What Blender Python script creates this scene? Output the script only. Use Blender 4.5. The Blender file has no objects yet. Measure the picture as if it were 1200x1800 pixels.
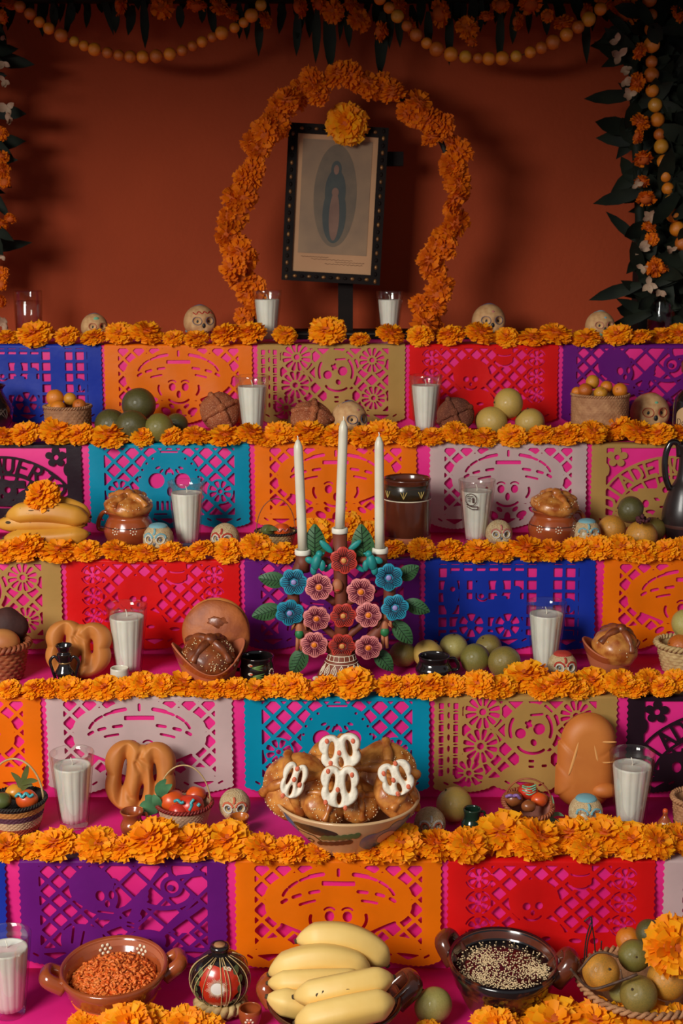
import bpy, math, random
import numpy as np
from mathutils import Matrix, Vector, Euler

random.seed(7)
SC = bpy.context.scene
COL = SC.collection

# ------------------------------------------------------------------ camera, world, light, exposure
F_PX, PITCH, CAM_Z = 2400.0, math.radians(11.2), 1.55
cam_data = bpy.data.cameras.new('camera')
cam_data.sensor_fit = 'VERTICAL'
cam_data.sensor_height = 36.0
cam_data.lens = F_PX / 1800.0 * 36.0
cam_data.clip_start = 0.05
cam = bpy.data.objects.new('camera', cam_data)
COL.objects.link(cam)
cam.location = (0, 0, CAM_Z)
cam.rotation_euler = (math.pi / 2 - PITCH, 0, 0)
SC.camera = cam
cam_data.dof.use_dof = True
cam_data.dof.focus_distance = 2.35
cam_data.dof.aperture_fstop = 9.0

world = bpy.data.worlds.new('world')
SC.world = world
world.use_nodes = True
world.node_tree.nodes['Background'].inputs[0].default_value = (0.90, 0.94, 1.0, 1)
world.node_tree.nodes['Background'].inputs[1].default_value = 0.21

def area(name, loc, target, sx, sy, power, col):
    d = bpy.data.lights.new(name, 'AREA')
    d.shape = 'RECTANGLE'; d.size = sx; d.size_y = sy; d.energy = power; d.color = col
    o = bpy.data.objects.new(name, d); COL.objects.link(o)
    o.location = loc
    o.rotation_euler = (Vector(target) - Vector(loc)).to_track_quat('-Z', 'Y').to_euler()
    return o
area('courtyard_daylight', (-1.75, -0.30, 2.40), (0.1, 2.4, 0.75), 1.2, 1.2, 119, (1.0, 0.965, 0.90))

SC.view_settings.view_transform = 'Standard'
SC.view_settings.look = 'None'
SC.view_settings.exposure = 0.0
SC.view_settings.gamma = 1.0
SC.view_settings.use_curve_mapping = False

# ------------------------------------------------------------------ the altar's measures (metres)
N_STEP = 6
YF = {t: 3.1474 - 0.26497 * (t - 1) for t in range(1, 7)}            # front edge of each tread
ZT = {t: CAM_Z - (0.23325 + 0.19104 * (t - 1)) for t in range(1, 7)}  # height of each tread
YF[0] = 3.56                                                        # back wall
WALL_Y = 3.56
cP, sP = math.cos(PITCH), math.sin(PITCH)

def ray(px, py):
    a, b = (px - 600) / F_PX, (900 - py) / F_PX
    return np.array((a, cP + b * sP, -sP + b * cP))
def on_z(px, py, z):
    d = ray(px, py); k = (z - CAM_Z) / d[2]
    return np.array((0, 0, CAM_Z)) + d * k
def on_y(px, py, y):
    d = ray(px, py); k = y / d[1]
    return np.array((0, 0, CAM_Z)) + d * k
def axial(p):
    return p[1] * cP - (p[2] - CAM_Z) * sP
def mpp(p):                                                          # metres per photo pixel at a point
    return axial(p) / F_PX
def base(px, py, t, lift=0.0):                                       # a standing place on tread t
    p = on_z(px, py, ZT[t])
    y = min(max(p[1], YF[t] + 0.012), YF[t - 1] - 0.02)
    d = ray(px, py); k = y / d[1]
    return np.array((d[0] * k, y, ZT[t] + 0.0012 + lift))

# ------------------------------------------------------------------ materials
def srgb(r, g, b):
    f = lambda c: ((c / 255) / 12.92 if c / 255 <= 0.04045 else ((c / 255 + 0.055) / 1.055) ** 2.4)
    return (f(r), f(g), f(b), 1)
MATS = {}
def pm(name, c1, c2=None, scale=25.0, rough=0.6, bump=0.0, bscale=120.0, coat=0.0, spec=0.5, sss=0.0, detail=4.0, lo=0.35, hi=0.65,
       metal=0.0, translucent=0.0, trans=0.0, attr=None, speck=None, speck_scale=300.0, speck_amt=0.6, coords='Object'):
    if name in MATS: return MATS[name]
    m = bpy.data.materials.new(name); m.use_nodes = True
    nt = m.node_tree; N, L = nt.nodes, nt.links
    b = N['Principled BSDF']
    b.inputs['Roughness'].default_value = rough
    b.inputs['Specular IOR Level'].default_value = spec
    b.inputs['Coat Weight'].default_value = coat
    b.inputs['Coat Roughness'].default_value = 0.12
    b.inputs['Metallic'].default_value = metal
    if sss:
        b.inputs['Subsurface Weight'].default_value = sss
        b.inputs['Subsurface Radius'].default_value = (0.012, 0.006, 0.003)
    if trans: b.inputs['Transmission Weight'].default_value = trans
    b.inputs['Base Color'].default_value = c1
    tc = N.new('ShaderNodeTexCoord')
    def noise(sc, det):
        n = N.new('ShaderNodeTexNoise'); n.inputs['Scale'].default_value = sc; n.inputs['Detail'].default_value = det
        L.new(tc.outputs[coords], n.inputs['Vector']); return n
    col = None
    if c2 is not None:
        r = N.new('ShaderNodeValToRGB')
        r.color_ramp.elements[0].position, r.color_ramp.elements[1].position = lo, hi
        r.color_ramp.elements[0].color, r.color_ramp.elements[1].color = c1, c2
        if attr:
            at = N.new('ShaderNodeAttribute'); at.attribute_name = attr
            r.color_ramp.elements[0].position, r.color_ramp.elements[1].position = 0.0, 1.0
            L.new(at.outputs['Fac'], r.inputs['Fac'])
        else:
            L.new(noise(scale, detail).outputs['Fac'], r.inputs['Fac'])
        col = r.outputs['Color']
    if speck is not None:
        r2 = N.new('ShaderNodeValToRGB')
        r2.color_ramp.elements[0].position, r2.color_ramp.elements[1].position = speck_amt, speck_amt + 0.06
        r2.color_ramp.elements[0].color = (0, 0, 0, 1); r2.color_ramp.elements[1].color = (1, 1, 1, 1)
        L.new(noise(speck_scale, 2.0).outputs['Fac'], r2.inputs['Fac'])
        mx = N.new('ShaderNodeMixRGB'); mx.inputs['Color2'].default_value = speck
        L.new(r2.outputs['Color'], mx.inputs['Fac'])
        if col is not None: L.new(col, mx.inputs['Color1'])
        else: mx.inputs['Color1'].default_value = c1
        col = mx.outputs['Color']
    if col is not None: L.new(col, b.inputs['Base Color'])
    if bump:
        bp = N.new('ShaderNodeBump'); bp.inputs['Strength'].default_value = bump; bp.inputs['Distance'].default_value = 0.004
        L.new(noise(bscale, 3.0).outputs['Fac'], bp.inputs['Height']); L.new(bp.outputs['Normal'], b.inputs['Normal'])
    if translucent:
        tl = N.new('ShaderNodeBsdfTranslucent'); ms = N.new('ShaderNodeMixShader'); ms.inputs['Fac'].default_value = translucent
        if col is not None: L.new(col, tl.inputs['Color'])
        else: tl.inputs['Color'].default_value = c1
        L.new(b.outputs['BSDF'], ms.inputs[1]); L.new(tl.outputs['BSDF'], ms.inputs[2])
        L.new(ms.outputs['Shader'], N['Material Output'].inputs['Surface'])
    MATS[name] = m
    return m

def glass_mat(name, tint, refl=0.03):
    if name in MATS: return MATS[name]
    m = bpy.data.materials.new(name); m.use_nodes = True
    nt = m.node_tree; N, L = nt.nodes, nt.links
    N.remove(N['Principled BSDF'])
    lw = N.new('ShaderNodeLayerWeight'); lw.inputs['Blend'].default_value = 0.35
    tr = N.new('ShaderNodeBsdfTransparent'); gl = N.new('ShaderNodeBsdfGlossy'); gl.inputs['Roughness'].default_value = 0.06
    gl.inputs['Color'].default_value = (0.9, 0.92, 0.9, 1)
    cr = N.new('ShaderNodeValToRGB')
    cr.color_ramp.elements[0].color = tint; cr.color_ramp.elements[0].position = 0.45
    cr.color_ramp.elements[1].color = (tint[0] * 0.70, tint[1] * 0.66, tint[2] * 0.62, 1); cr.color_ramp.elements[1].position = 0.95
    L.new(lw.outputs['Facing'], cr.inputs['Fac']); L.new(cr.outputs['Color'], tr.inputs['Color'])
    fm = N.new('ShaderNodeMath'); fm.operation = 'MULTIPLY_ADD'; fm.inputs[1].default_value = 0.25; fm.inputs[2].default_value = refl
    L.new(lw.outputs['Fresnel'], fm.inputs[0])
    mx = N.new('ShaderNodeMixShader')
    L.new(fm.outputs[0], mx.inputs['Fac']); L.new(tr.outputs[0], mx.inputs[1]); L.new(gl.outputs[0], mx.inputs[2])
    L.new(mx.outputs[0], N['Material Output'].inputs['Surface'])
    MATS[name] = m
    return m

# ------------------------------------------------------------------ mesh building
def rotm(rx=0, ry=0, rz=0):
    return np.array(Euler((rx, ry, rz)).to_matrix())
class MB:
    def __init__(self):
        self.V, self.F, self.I, self.n, self.A = [], [], [], 0, []
    def add(self, V, F, mi=0, M=None, at=None, a=None):
        V = np.asarray(V, float).reshape(-1, 3)
        if M is not None: V = V @ np.asarray(M).T
        if at is not None: V = V + np.asarray(at)
        self.V.append(V)
        n = self.n
        self.F.extend([tuple(i + n for i in f) for f in F]); self.I.extend([mi] * len(F))
        self.A.append(np.full(len(V), 0.5 if a is None else a) if np.isscalar(a) or a is None else np.asarray(a))
        self.n += len(V)
        return self
    def lathe(self, prof, seg=40, mi=0, M=None, at=None, fn=None):
        prof = np.asarray(prof, float); k = len(prof)
        th = np.linspace(0, 2 * np.pi, seg, endpoint=False)
        V = np.zeros((k, seg, 3))
        R = np.repeat(prof[:, :1], seg, 1); Z = np.repeat(prof[:, 1:2], seg, 1)
        if fn is not None: R, Z = fn(R, Z, np.repeat(th[None], k, 0))
        V[..., 0] = R * np.cos(th); V[..., 1] = R * np.sin(th); V[..., 2] = Z
        F = []
        for i in range(k - 1):
            for j in range(seg):
                j2 = (j + 1) % seg
                F.append((i * seg + j, i * seg + j2, (i + 1) * seg + j2, (i + 1) * seg + j))
        return self.add(V, F, mi, M, at)
    def ball(self, c, r, seg=20, rings=12, mi=0, M=None, fn=None, a=None):
        r = np.asarray(r, float) * np.ones(3)
        th = np.linspace(0, 2 * np.pi, seg, endpoint=False); ph = np.linspace(0, np.pi, rings + 1)
        D = np.stack([np.sin(ph)[:, None] * np.cos(th)[None], np.sin(ph)[:, None] * np.sin(th)[None], np.repeat(np.cos(ph)[:, None], seg, 1)], -1)
        V = D * r
        if fn is not None: V = fn(D, V)
        F = []
        for i in range(rings):
            for j in range(seg):
                j2 = (j + 1) % seg
                F.append((i * seg + j, (i + 1) * seg + j, (i + 1) * seg + j2, i * seg + j2))
        return self.add(V.reshape(-1, 3), F, mi, M, c, a)
    def tube(self, path, rad, seg=8, closed=False, mi=0, M=None, at=None, flat=1.0, cap=True, up=None, a=None):
        P = np.asarray(path, float); n = len(P)
        rad = np.asarray(rad, float) * np.ones(n)
        if closed: T = np.roll(P, -1, 0) - np.roll(P, 1, 0)
        else: T = np.gradient(P, axis=0)
        T /= np.maximum(np.linalg.norm(T, axis=1, keepdims=True), 1e-12)
        auto = up is None
        if auto:
            up = np.array((0, 0, 1.0))
            if abs(T @ up).max() > 0.97: up = np.array((0.13, 1.0, 0.21))
        nrm = np.zeros_like(P); u = np.asarray(up, float)
        for i in range(n):
            v = u - T[i] * (u @ T[i])
            l = np.linalg.norm(v)
            nrm[i] = v / l if l > 1e-9 else nrm[i - 1]
            u = nrm[i] if auto else u
        B = np.cross(T, nrm)
        th = np.linspace(0, 2 * np.pi, seg, endpoint=False)
        V = P[:, None] + rad[:, None, None] * (np.cos(th)[None, :, None] * B[:, None] + flat * np.sin(th)[None, :, None] * nrm[:, None])
        F = []
        for i in range(n if closed else n - 1):
            i2 = (i + 1) % n
            for j in range(seg):
                j2 = (j + 1) % seg
                F.append((i * seg + j, i * seg + j2, i2 * seg + j2, i2 * seg + j))
        if cap and not closed:
            F.append(tuple(range(seg))[::-1]); F.append(tuple((n - 1) * seg + j for j in range(seg)))
        return self.add(V.reshape(-1, 3), F, mi, M, at, a)
    def box(self, lo, hi, mi=0, M=None, at=None, bev=0.0):
        x0, y0, z0 = lo; x1, y1, z1 = hi
        V = [(x0, y0, z0), (x1, y0, z0), (x1, y1, z0), (x0, y1, z0), (x0, y0, z1), (x1, y0, z1), (x1, y1, z1), (x0, y1, z1)]
        F = [(0, 3, 2, 1), (4, 5, 6, 7), (0, 1, 5, 4), (1, 2, 6, 5), (2, 3, 7, 6), (3, 0, 4, 7)]
        return self.add(V, F, mi, M, at)
    def disc(self, c, n, r, mi=0, seg=10, h=0.0006, ry=None):
        n = np.asarray(n, float); n /= np.linalg.norm(n)
        q = np.array(Vector(n).to_track_quat('Z', 'Y').to_matrix())
        ry = r if ry is None else ry
        V = [(0, 0, h)]; F = []
        for k, (s, z) in enumerate(((0.8, h * 0.8), (1.0, -h))):
            for j in range(seg):
                t = 2 * math.pi * j / seg; V.append((r * s * math.cos(t), ry * s * math.sin(t), z))
        for j in range(seg):
            j2 = (j + 1) % seg
            F.append((0, 1 + j, 1 + j2)); F.append((1 + j, 1 + seg + j, 1 + seg + j2, 1 + j2))
        return self.add(V, F, mi, q, c)
    def mesh(self, name, mats, smooth=True):
        me = bpy.data.meshes.new(name)
        V = np.concatenate(self.V) if self.V else np.zeros((0, 3))
        me.from_pydata(V.tolist(), [], self.F)
        for m in (mats if isinstance(mats, (list, tuple)) else [mats]): me.materials.append(m)
        me.polygons.foreach_set('material_index', self.I)
        me.polygons.foreach_set('use_smooth', [smooth] * len(self.F))
        at = me.attributes.new('tone', 'FLOAT', 'POINT'); at.data.foreach_set('value', np.concatenate(self.A).astype(np.float32))
        me.update()
        return me
    def build(self, name, mats, parent=None, smooth=True, loc=None, rot=None):
        return link(name, self.mesh(name, mats, smooth), parent, loc, rot)
def link(name, me, parent=None, loc=None, rot=None, scale=None):
    o = bpy.data.objects.new(name, me); COL.objects.link(o)
    if parent is not None: o.parent = parent
    if loc is not None: o.location = loc
    if rot is not None: o.rotation_euler = rot
    if scale is not None: o.scale = (scale,) * 3 if np.isscalar(scale) else scale
    return o
def tag(o, label=None, cat=None, group=None, kind=None):
    if label: o['label'] = label
    if cat: o['category'] = cat
    if group: o['group'] = group
    if kind: o['kind'] = kind
    return o
def thing(name, label, cat, loc, rz=0.0, group=None, rot=None):
    o = bpy.data.objects.new(name, None); COL.objects.link(o)
    o.empty_display_size = 0.02
    o.location = loc; o.rotation_euler = rot if rot is not None else (0, 0, rz)
    return tag(o, label, cat, group)
def copy_tree(o, parent=None):
    c = o.copy(); COL.objects.link(c); c.parent = parent
    for ch in list(o.children): copy_tree(ch, c)
    return c
def smooth_path(pts, n, closed=False):
    P = np.asarray(pts, float); k = len(P)
    out = []
    segs = k if closed else k - 1
    for i in range(segs):
        p0 = P[(i - 1) % k] if (closed or i > 0) else P[0] * 2 - P[1]
        p1, p2 = P[i], P[(i + 1) % k]
        p3 = P[(i + 2) % k] if (closed or i + 2 < k) else P[-1] * 2 - P[-2]
        for t in np.linspace(0, 1, n, endpoint=False):
            out.append(0.5 * (2 * p1 + (p2 - p0) * t + (2 * p0 - 5 * p1 + 4 * p2 - p3) * t * t + (3 * p1 - p0 - 3 * p2 + p3) * t ** 3))
    if not closed: out.append(P[-1])
    return np.array(out)

# ---- flat shapes: fields that are positive inside, cut out of a grid by marching squares
def f_circ(X, Y, cx, cy, r): return r - np.hypot(X - cx, Y - cy)
def f_ell(X, Y, cx, cy, rx, ry, a=0.0):
    c, s = math.cos(a), math.sin(a); x, y = (X - cx) * c + (Y - cy) * s, -(X - cx) * s + (Y - cy) * c
    return (1 - np.hypot(x / rx, y / ry)) * min(rx, ry)
def f_box(X, Y, x0, y0, x1, y1): return np.minimum(np.minimum(X - x0, x1 - X), np.minimum(Y - y0, y1 - Y))
def f_seg(X, Y, x0, y0, x1, y1, w):
    dx, dy = x1 - x0, y1 - y0; l = dx * dx + dy * dy + 1e-9
    t = np.clip(((X - x0) * dx + (Y - y0) * dy) / l, 0, 1)
    return w - np.hypot(X - x0 - t * dx, Y - y0 - t * dy)
def f_line(X, Y, pts, w):
    r = np.full(X.shape, -1e3)
    for a, b in zip(pts[:-1], pts[1:]): r = np.maximum(r, f_seg(X, Y, a[0], a[1], b[0], b[1], w))
    return r
def f_arc(X, Y, cx, cy, rx, ry, a0, a1, w, n=10):
    return f_line(X, Y, [(cx + rx * math.cos(math.radians(a0 + (a1 - a0) * i / n)), cy + ry * math.sin(math.radians(a0 + (a1 - a0) * i / n))) for i in range(n + 1)], w)
def f_lat(X, Y, s, w):
    u, v = (X + Y) / math.sqrt(2), (X - Y) / math.sqrt(2)
    d = lambda q: np.abs((q + s / 2) % s - s / 2)
    return w - np.minimum(d(u), d(v))
def f_grid(X, Y, s, w):
    d = lambda q: np.abs((q + s / 2) % s - s / 2)
    return w - np.minimum(d(X), d(Y))
def U(*a):
    r = a[0]
    for b in a[1:]: r = np.maximum(r, b)
    return r
def march(xs, ys, Fv):
    nx, ny = len(xs), len(ys)                                        # Fv[j, i]
    vid, V, Fc = {}, [], []
    ins = Fv > 0
    def corner(i, j):
        k = (i, j)
        if k not in vid: vid[k] = len(V); V.append((xs[i], ys[j]))
        return vid[k]
    def cut(i, j, i2, j2):
        if (i2, j2) < (i, j): i, j, i2, j2 = i2, j2, i, j
        k = (i, j, i2, j2)
        if k not in vid:
            a, b = Fv[j, i], Fv[j2, i2]; t = a / (a - b)
            vid[k] = len(V); V.append((xs[i] + (xs[i2] - xs[i]) * t, ys[j] + (ys[j2] - ys[j]) * t))
        return vid[k]
    cnt = ins[:-1, :-1].astype(int) + ins[1:, :-1] + ins[:-1, 1:] + ins[1:, 1:]
    for j, i in zip(*np.nonzero(cnt)):
        cs = ((i, j), (i + 1, j), (i + 1, j + 1), (i, j + 1))
        if cnt[j, i] == 4:
            Fc.append(tuple(corner(*c) for c in cs)); continue
        poly = []
        for k in range(4):
            c, d = cs[k], cs[(k + 1) % 4]
            ci, di = ins[c[1], c[0]], ins[d[1], d[0]]
            if ci: poly.append(corner(*c))
            if ci != di: poly.append(cut(*c, *d))
        if len(poly) >= 3: Fc.append(tuple(poly))
    return np.array(V), Fc
def pillow(mb, field, x0, x1, y0, y1, step, depth, r, mi=0, mi_back=None, M=None, at=None, back=1.0, top=None, bumpf=None):
    """a puffed slab: the outline where field > 0, rounded off over the distance r; lies in x-z, front towards -y"""
    xs, ys = np.arange(x0, x1 + step, step), np.arange(y0, y1 + step, step)
    X, Y = np.meshgrid(xs, ys)
    V, Fc = march(xs, ys, field(X, Y))
    d = np.clip(field(V[:, 0], V[:, 1]) / r, 0, 1)
    h = depth * np.sqrt(np.maximum(1 - (1 - d) ** 2, 0))
    if bumpf is not None: h = h + bumpf(V[:, 0], V[:, 1]) * d
    mb.add(np.stack([V[:, 0], -h, V[:, 1]], 1), Fc, mi, M, at)
    mb.add(np.stack([V[:, 0], h * back, V[:, 1]], 1), [f[::-1] for f in Fc], mi if mi_back is None else mi_back, M, at)
    return mb

# ------------------------------------------------------------------ the setting
M_WALL = pm('terracotta_plaster', srgb(174, 72, 39), srgb(160, 65, 35), scale=2.2, rough=0.85, bump=0.25, bscale=90, spec=0.2)
M_CEIL = pm('dark_ceiling', srgb(70, 44, 34), srgb(54, 34, 28), scale=3, rough=0.9)
M_FLOOR = pm('floor_tile', srgb(120, 66, 44), srgb(96, 52, 36), scale=4, rough=0.7)
tag(MB().box((-3.2, WALL_Y, 0), (3.2, WALL_Y + 0.15, 2.9)).build('wall_back', M_WALL, smooth=False), kind='structure')
tag(MB().box((-3.2, -3.0, -0.1), (3.2, WALL_Y + 0.15, 0)).build('floor', M_FLOOR, smooth=False), kind='structure')
tag(MB().box((-3.2, 2.0, 2.24), (3.2, WALL_Y, 2.40)).build('ceiling', M_CEIL, smooth=False), kind='structure')
tag(MB().box((-3.2, 1.85, 2.015), (3.2, 2.0, 2.40)).build('added_shade_beam', M_CEIL, smooth=False), kind='structure')  # unseen beam, added and set low to shade the upper wall

M_PINK = pm('magenta_paper', srgb(234, 44, 138), srgb(216, 28, 118), scale=5, rough=0.55, bump=0.35, bscale=14, spec=0.3)
altar = thing('stepped_altar', 'stepped altar of six tiers wrapped in magenta paper', 'altar', (0, YF[6], 0))
for t in range(1, 7):
    m = MB()
    y0, y1 = YF[t], (WALL_Y - 0.002 if t == 1 else YF[t - 1] - 0.0015)
    z0 = 0.0
    nx = 120
    xs = np.linspace(-1.25, 1.25, nx + 1)
    rng = np.random.RandomState(t)
    wav = lambda x, k: 0.0012 * np.sin(x * (17 + k) + t) + 0.0008 * np.sin(x * (41 - k) + 2 * t)
    rows = []
    for (y, z, k) in ((y0, z0, 0), (y0, ZT[t] - 0.19, 1), (y0, ZT[t] - 0.12, 2), (y0, ZT[t] - 0.06, 3), (y0, ZT[t] - 0.004, 4), (y0 + 0.0012, ZT[t] - 0.0012, 5), (y0 + 0.004, ZT[t], 6), (y0 + 0.09, ZT[t], 7), (y0 + 0.17, ZT[t], 8), (y1, ZT[t], 9), (y1, z0, 10)):
        yy = y + (np.abs(wav(xs, k)) * (1 if k in (1, 2, 3) else 0)); zz = np.full(nx + 1, z)
        rows.append(np.stack([xs, yy - YF[6], zz], 1))
    V = np.concatenate(rows); F = []
    for i in range(len(rows) - 1):
        for j in range(nx):
            F.append((i * (nx + 1) + j, i * (nx + 1) + j + 1, (i + 1) * (nx + 1) + j + 1, (i + 1) * (nx + 1) + j))
    for e in (0, nx): F.append(tuple(i * (nx + 1) + e for i in (range(len(rows)) if e else range(len(rows) - 1, -1, -1))))
    m.add(V, F)
    m.build('step', M_PINK, altar)

# ------------------------------------------------------------------ cut paper banners
FONT = {
 'D': [[(0, 0), (0, 1), (.35, 1), (.65, .8), (.7, .5), (.65, .2), (.35, 0), (0, 0)]],
 'I': [[(.3, 0), (.3, 1)]],
 'A': [[(0, 0), (.35, 1), (.7, 0)], [(.15, .38), (.55, .38)]],
 'E': [[(.65, 0), (0, 0), (0, 1), (.65, 1)], [(0, .52), (.5, .52)]],
 'M': [[(0, 0), (.05, 1), (.4, .35), (.75, 1), (.8, 0)]],
 'U': [[(0, 1), (0, .25), (.15, .03), (.5, .03), (.65, .25), (.65, 1)]],
 'R': [[(0, 0), (0, 1), (.45, 1), (.62, .82), (.6, .62), (.42, .5), (0, .5)], [(.3, .5), (.65, 0)]],
 'T': [[(.35, 0), (.35, 1)], [(0, 1), (.7, 1)]],
 'O': [[(.35, 0), (.08, .2), (0, .5), (.08, .8), (.35, 1), (.62, .8), (.7, .5), (.62, .2), (.35, 0)]],
 'S': [[(.02, .12), (.3, 0), (.6, .12), (.62, .36), (.32, .52), (.05, .66), (.06, .88), (.32, 1), (.6, .88)]],
 'o': [[(.3, 0), (.06, .14), (0, .3), (.06, .48), (.3, .6), (.54, .48), (.6, .3), (.54, .14), (.3, 0)]],
 'n': [[(0, 0), (0, .6)], [(0, .42), (.25, .6), (.5, .5), (.52, 0)]],
}
PH = 56.0
def outline(X, Y):
    yb = 2.0 + 4.5 * (1 - np.abs(np.sin(np.pi * (X + 50) / 33.34)) ** 0.7) + 0.5 * np.abs(np.sin(np.pi * X / 2.4))
    return np.minimum(49.6 - 0.9 * np.abs(np.sin(np.pi * Y / 3.4)) - np.abs(X), Y - yb)
def hem(X, Y):
    c = np.full(X.shape, -1e3)
    for cx in (-33.3, 0, 33.3):
        tri = np.minimum(np.minimum(8.2 - Y, (Y - 4.6) - np.abs(X - cx) * 0.9), 1)
        tri = np.minimum(8.6 - Y, (Y - 5.2) * 1.0 - np.abs(X - cx) * 0.55)
        c = U(c, tri)
        for dx in (-8, 8): c = U(c, f_seg(X, Y, cx + dx, 7.4, cx + dx * 1.25, 8.6, 0.55))
    return c
def win(X, Y, x0=-40, y0=11, x1=40, y1=54): return f_box(X, Y, x0, y0, x1, y1)
def mir(X): return np.abs(X)
def flower(X, Y, cx, cy, r, n, rc=0.2):
    d = np.hypot(X - cx, Y - cy); a = np.arctan2(Y - cy, X - cx)
    k = (a * n / (2 * np.pi)) % 1 - 0.5
    lat = d * np.abs(k) * 2 * np.pi / n
    pet = np.minimum(np.minimum(d - r * 0.36, r - d), d * np.pi / n * 0.72 * np.sin(np.clip((d / r - 0.2) / 0.8, 0, 1) * np.pi * 0.62 + 0.5) - lat)
    return U(pet, f_circ(X, Y, cx, cy, r * rc))
def d_sombrero(X, Y):
    A = mir(X)
    hat = U(f_ell(X, Y, 0, 33, 35, 15.5), f_ell(X, Y, 0, 44, 20, 11), f_ell(X, Y, 24, 42, 12, 7, -0.5), f_ell(X, Y, -24, 42, 12, 7, 0.5))
    skull = U(f_ell(X, Y, 0, 27, 11, 11.5), f_box(X, Y, -6, 14, 6, 22))
    shawl = U(f_ell(X, Y, 0, 8, 25, 11), f_ell(A, Y, 30, 12, 9, 5))
    fig = U(hat, skull, shawl)
    cut = np.minimum(win(X, Y), -U(fig, f_lat(X, Y, 7.4, 0.85)))
    det = [f_arc(A, Y, 0, 36, 27, 14, a, a + 13, 0.75) for a in (12, 30, 48)] + [f_arc(A, Y, 0, 32, 29, 9, a, a + 9, 0.9) for a in (22, 42, 62)]
    det += [f_box(A, Y, -8, 43.5, 8, 46), f_seg(X, Y, 0, 49, 0, 52, 0.8), f_arc(A, Y, 0, 40, 24, 10, 55, 72, 1.1), f_arc(A, Y, 0, 30, 24, 6.5, 40, 62, 0.7),
            f_ell(A, Y, 4.3, 27.6, 2.3, 2.7), np.minimum(f_ell(X, Y, 0, 22.6, 1.5, 2.6), 1), f_arc(A, Y, 4.3, 30.4, 2.6, 1.7, 20, 160, 0.5),
            f_arc(X, Y, 0, 22, 8, 5.5, 215, 325, 0.75), f_arc(A, Y, 0, 26.5, 13.5, 9, -28, 12, 0.8), f_seg(A, Y, 15, 19, 27, 24, 0.8),
            f_ell(A, Y, 9, 11, 3.5, 2.2, 0.5), f_ell(A, Y, 16, 14, 3, 1.6, -0.6), f_ell(X, Y, 0, 9.5, 2, 3.2), f_ell(A, Y, 5, 14.5, 2.2, 1.3, 0.7)]
    return U(cut, *det)
def d_bigskull(X, Y):
    A = mir(X)
    sk = U(f_ell(X, Y, 0, 34, 19, 19), f_box(X, Y, -12, 12, 12, 26))
    fl = flower(A, Y, 31, 26, 7, 8)
    cut = np.minimum(win(X, Y), -U(sk, f_lat(X, Y, 8.0, 0.9), f_circ(A, Y, 31, 26, 8)))
    det = [f_circ(A, Y, 8, 33, 4.9), f_ell(X, Y, 0, 26, 1.6, 3), fl, f_seg(X, Y, 0, 38.4, 0, 41, 0.6), f_seg(X, Y, -1.3, 39.8, 1.3, 39.8, 0.6), f_seg(X, Y, -5, 51.5, 5, 51.5, 0.6)]
    det += [f_ell(X, Y, 7.5 * math.cos(a), 43 + 5 * math.sin(a), 0.8, 1.7, a - math.pi / 2) for a in np.radians((200, 230, 255, 285, 310, 340))]
    det += [f_circ(A, Y, 18 * math.cos(a), 33 + 18 * math.sin(a) * 0.95, 0.8) for a in np.radians((8, 24, 40, 56))]
    det += [f_box(A, Y, x, 14, x + 1.6, 20) for x in (0.6, 3.6, 6.6)] + [f_ell(A, Y, 15, 17, 2, 3)]
    return U(cut, *det)
def d_flowers(X, Y):
    fls = [(-23, 48, 9.5, 12), (-24, 29, 9.5, 12), (-30, 13.5, 8, 10), (27, 46, 8.5, 12), (28, 20, 8, 12)]
    sk = U(f_ell(X, Y, 3, 38, 14, 15), f_box(X, Y, -3, 11, 14, 26), f_ell(X, Y, 4, 12, 17, 7))
    fig = sk; pet = np.full(X.shape, -1e3)
    for (x, y, r, n) in fls: fig = U(fig, f_circ(X, Y, x, y, r + 0.9)); pet = U(pet, flower(X, Y, x, y, r, n))
    cut = np.minimum(win(X, Y, -34, 11, 38, 54), -U(fig, f_lat(X, Y, 7.6, 0.95)))
    strip = np.full(X.shape, -1e3)
    for sx in (-45.2, -41.2, -37.4):
        yy = (Y - 12) % 6.2
        if sx == -41.2: e = f_ell(X, yy, sx, 3.1, 0.75, 1.9)
        else: e = np.minimum(np.minimum(1.35 - np.abs(X - sx), 1.9 - np.abs(yy - 2.2)), 1)
        strip = U(strip, np.minimum(e, f_box(X, Y, -48, 11.5, -34, 53)))
        if sx != -41.2: strip = U(strip, np.minimum(f_ell(X, yy, sx, 5.35, 1.5, 0.5), f_box(X, Y, -48, 11.5, -34, 53)))
    det = [f_circ(X, Y, -2.5, 36, 2.9), f_circ(X, Y, 7.5, 38.5, 3.2), f_ell(X, Y, 4.6, 31, 1.6, 2, 0.5), f_arc(X, Y, 3, 38, 11.2, 12, 150, 200, 0.9), f_arc(X, Y, 3, 38, 11.2, 12, -20, 40, 0.9),
           f_arc(X, Y, 4, 30, 8, 5, 200, 320, 0.8), f_box(X, Y, 2, 17, 5, 18.3), f_box(X, Y, 2, 20, 5, 21.5), f_box(X, Y, 9, 17.5, 12, 19), f_seg(X, Y, 0.5, 42, 3, 40.5, 0.9), f_seg(X, Y, 2.5, 43, 1.2, 39.6, 0.9), f_seg(X, Y, 3, 46.4, 9, 46.8, 0.7)]
    return U(cut, pet, strip, *det)
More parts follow.
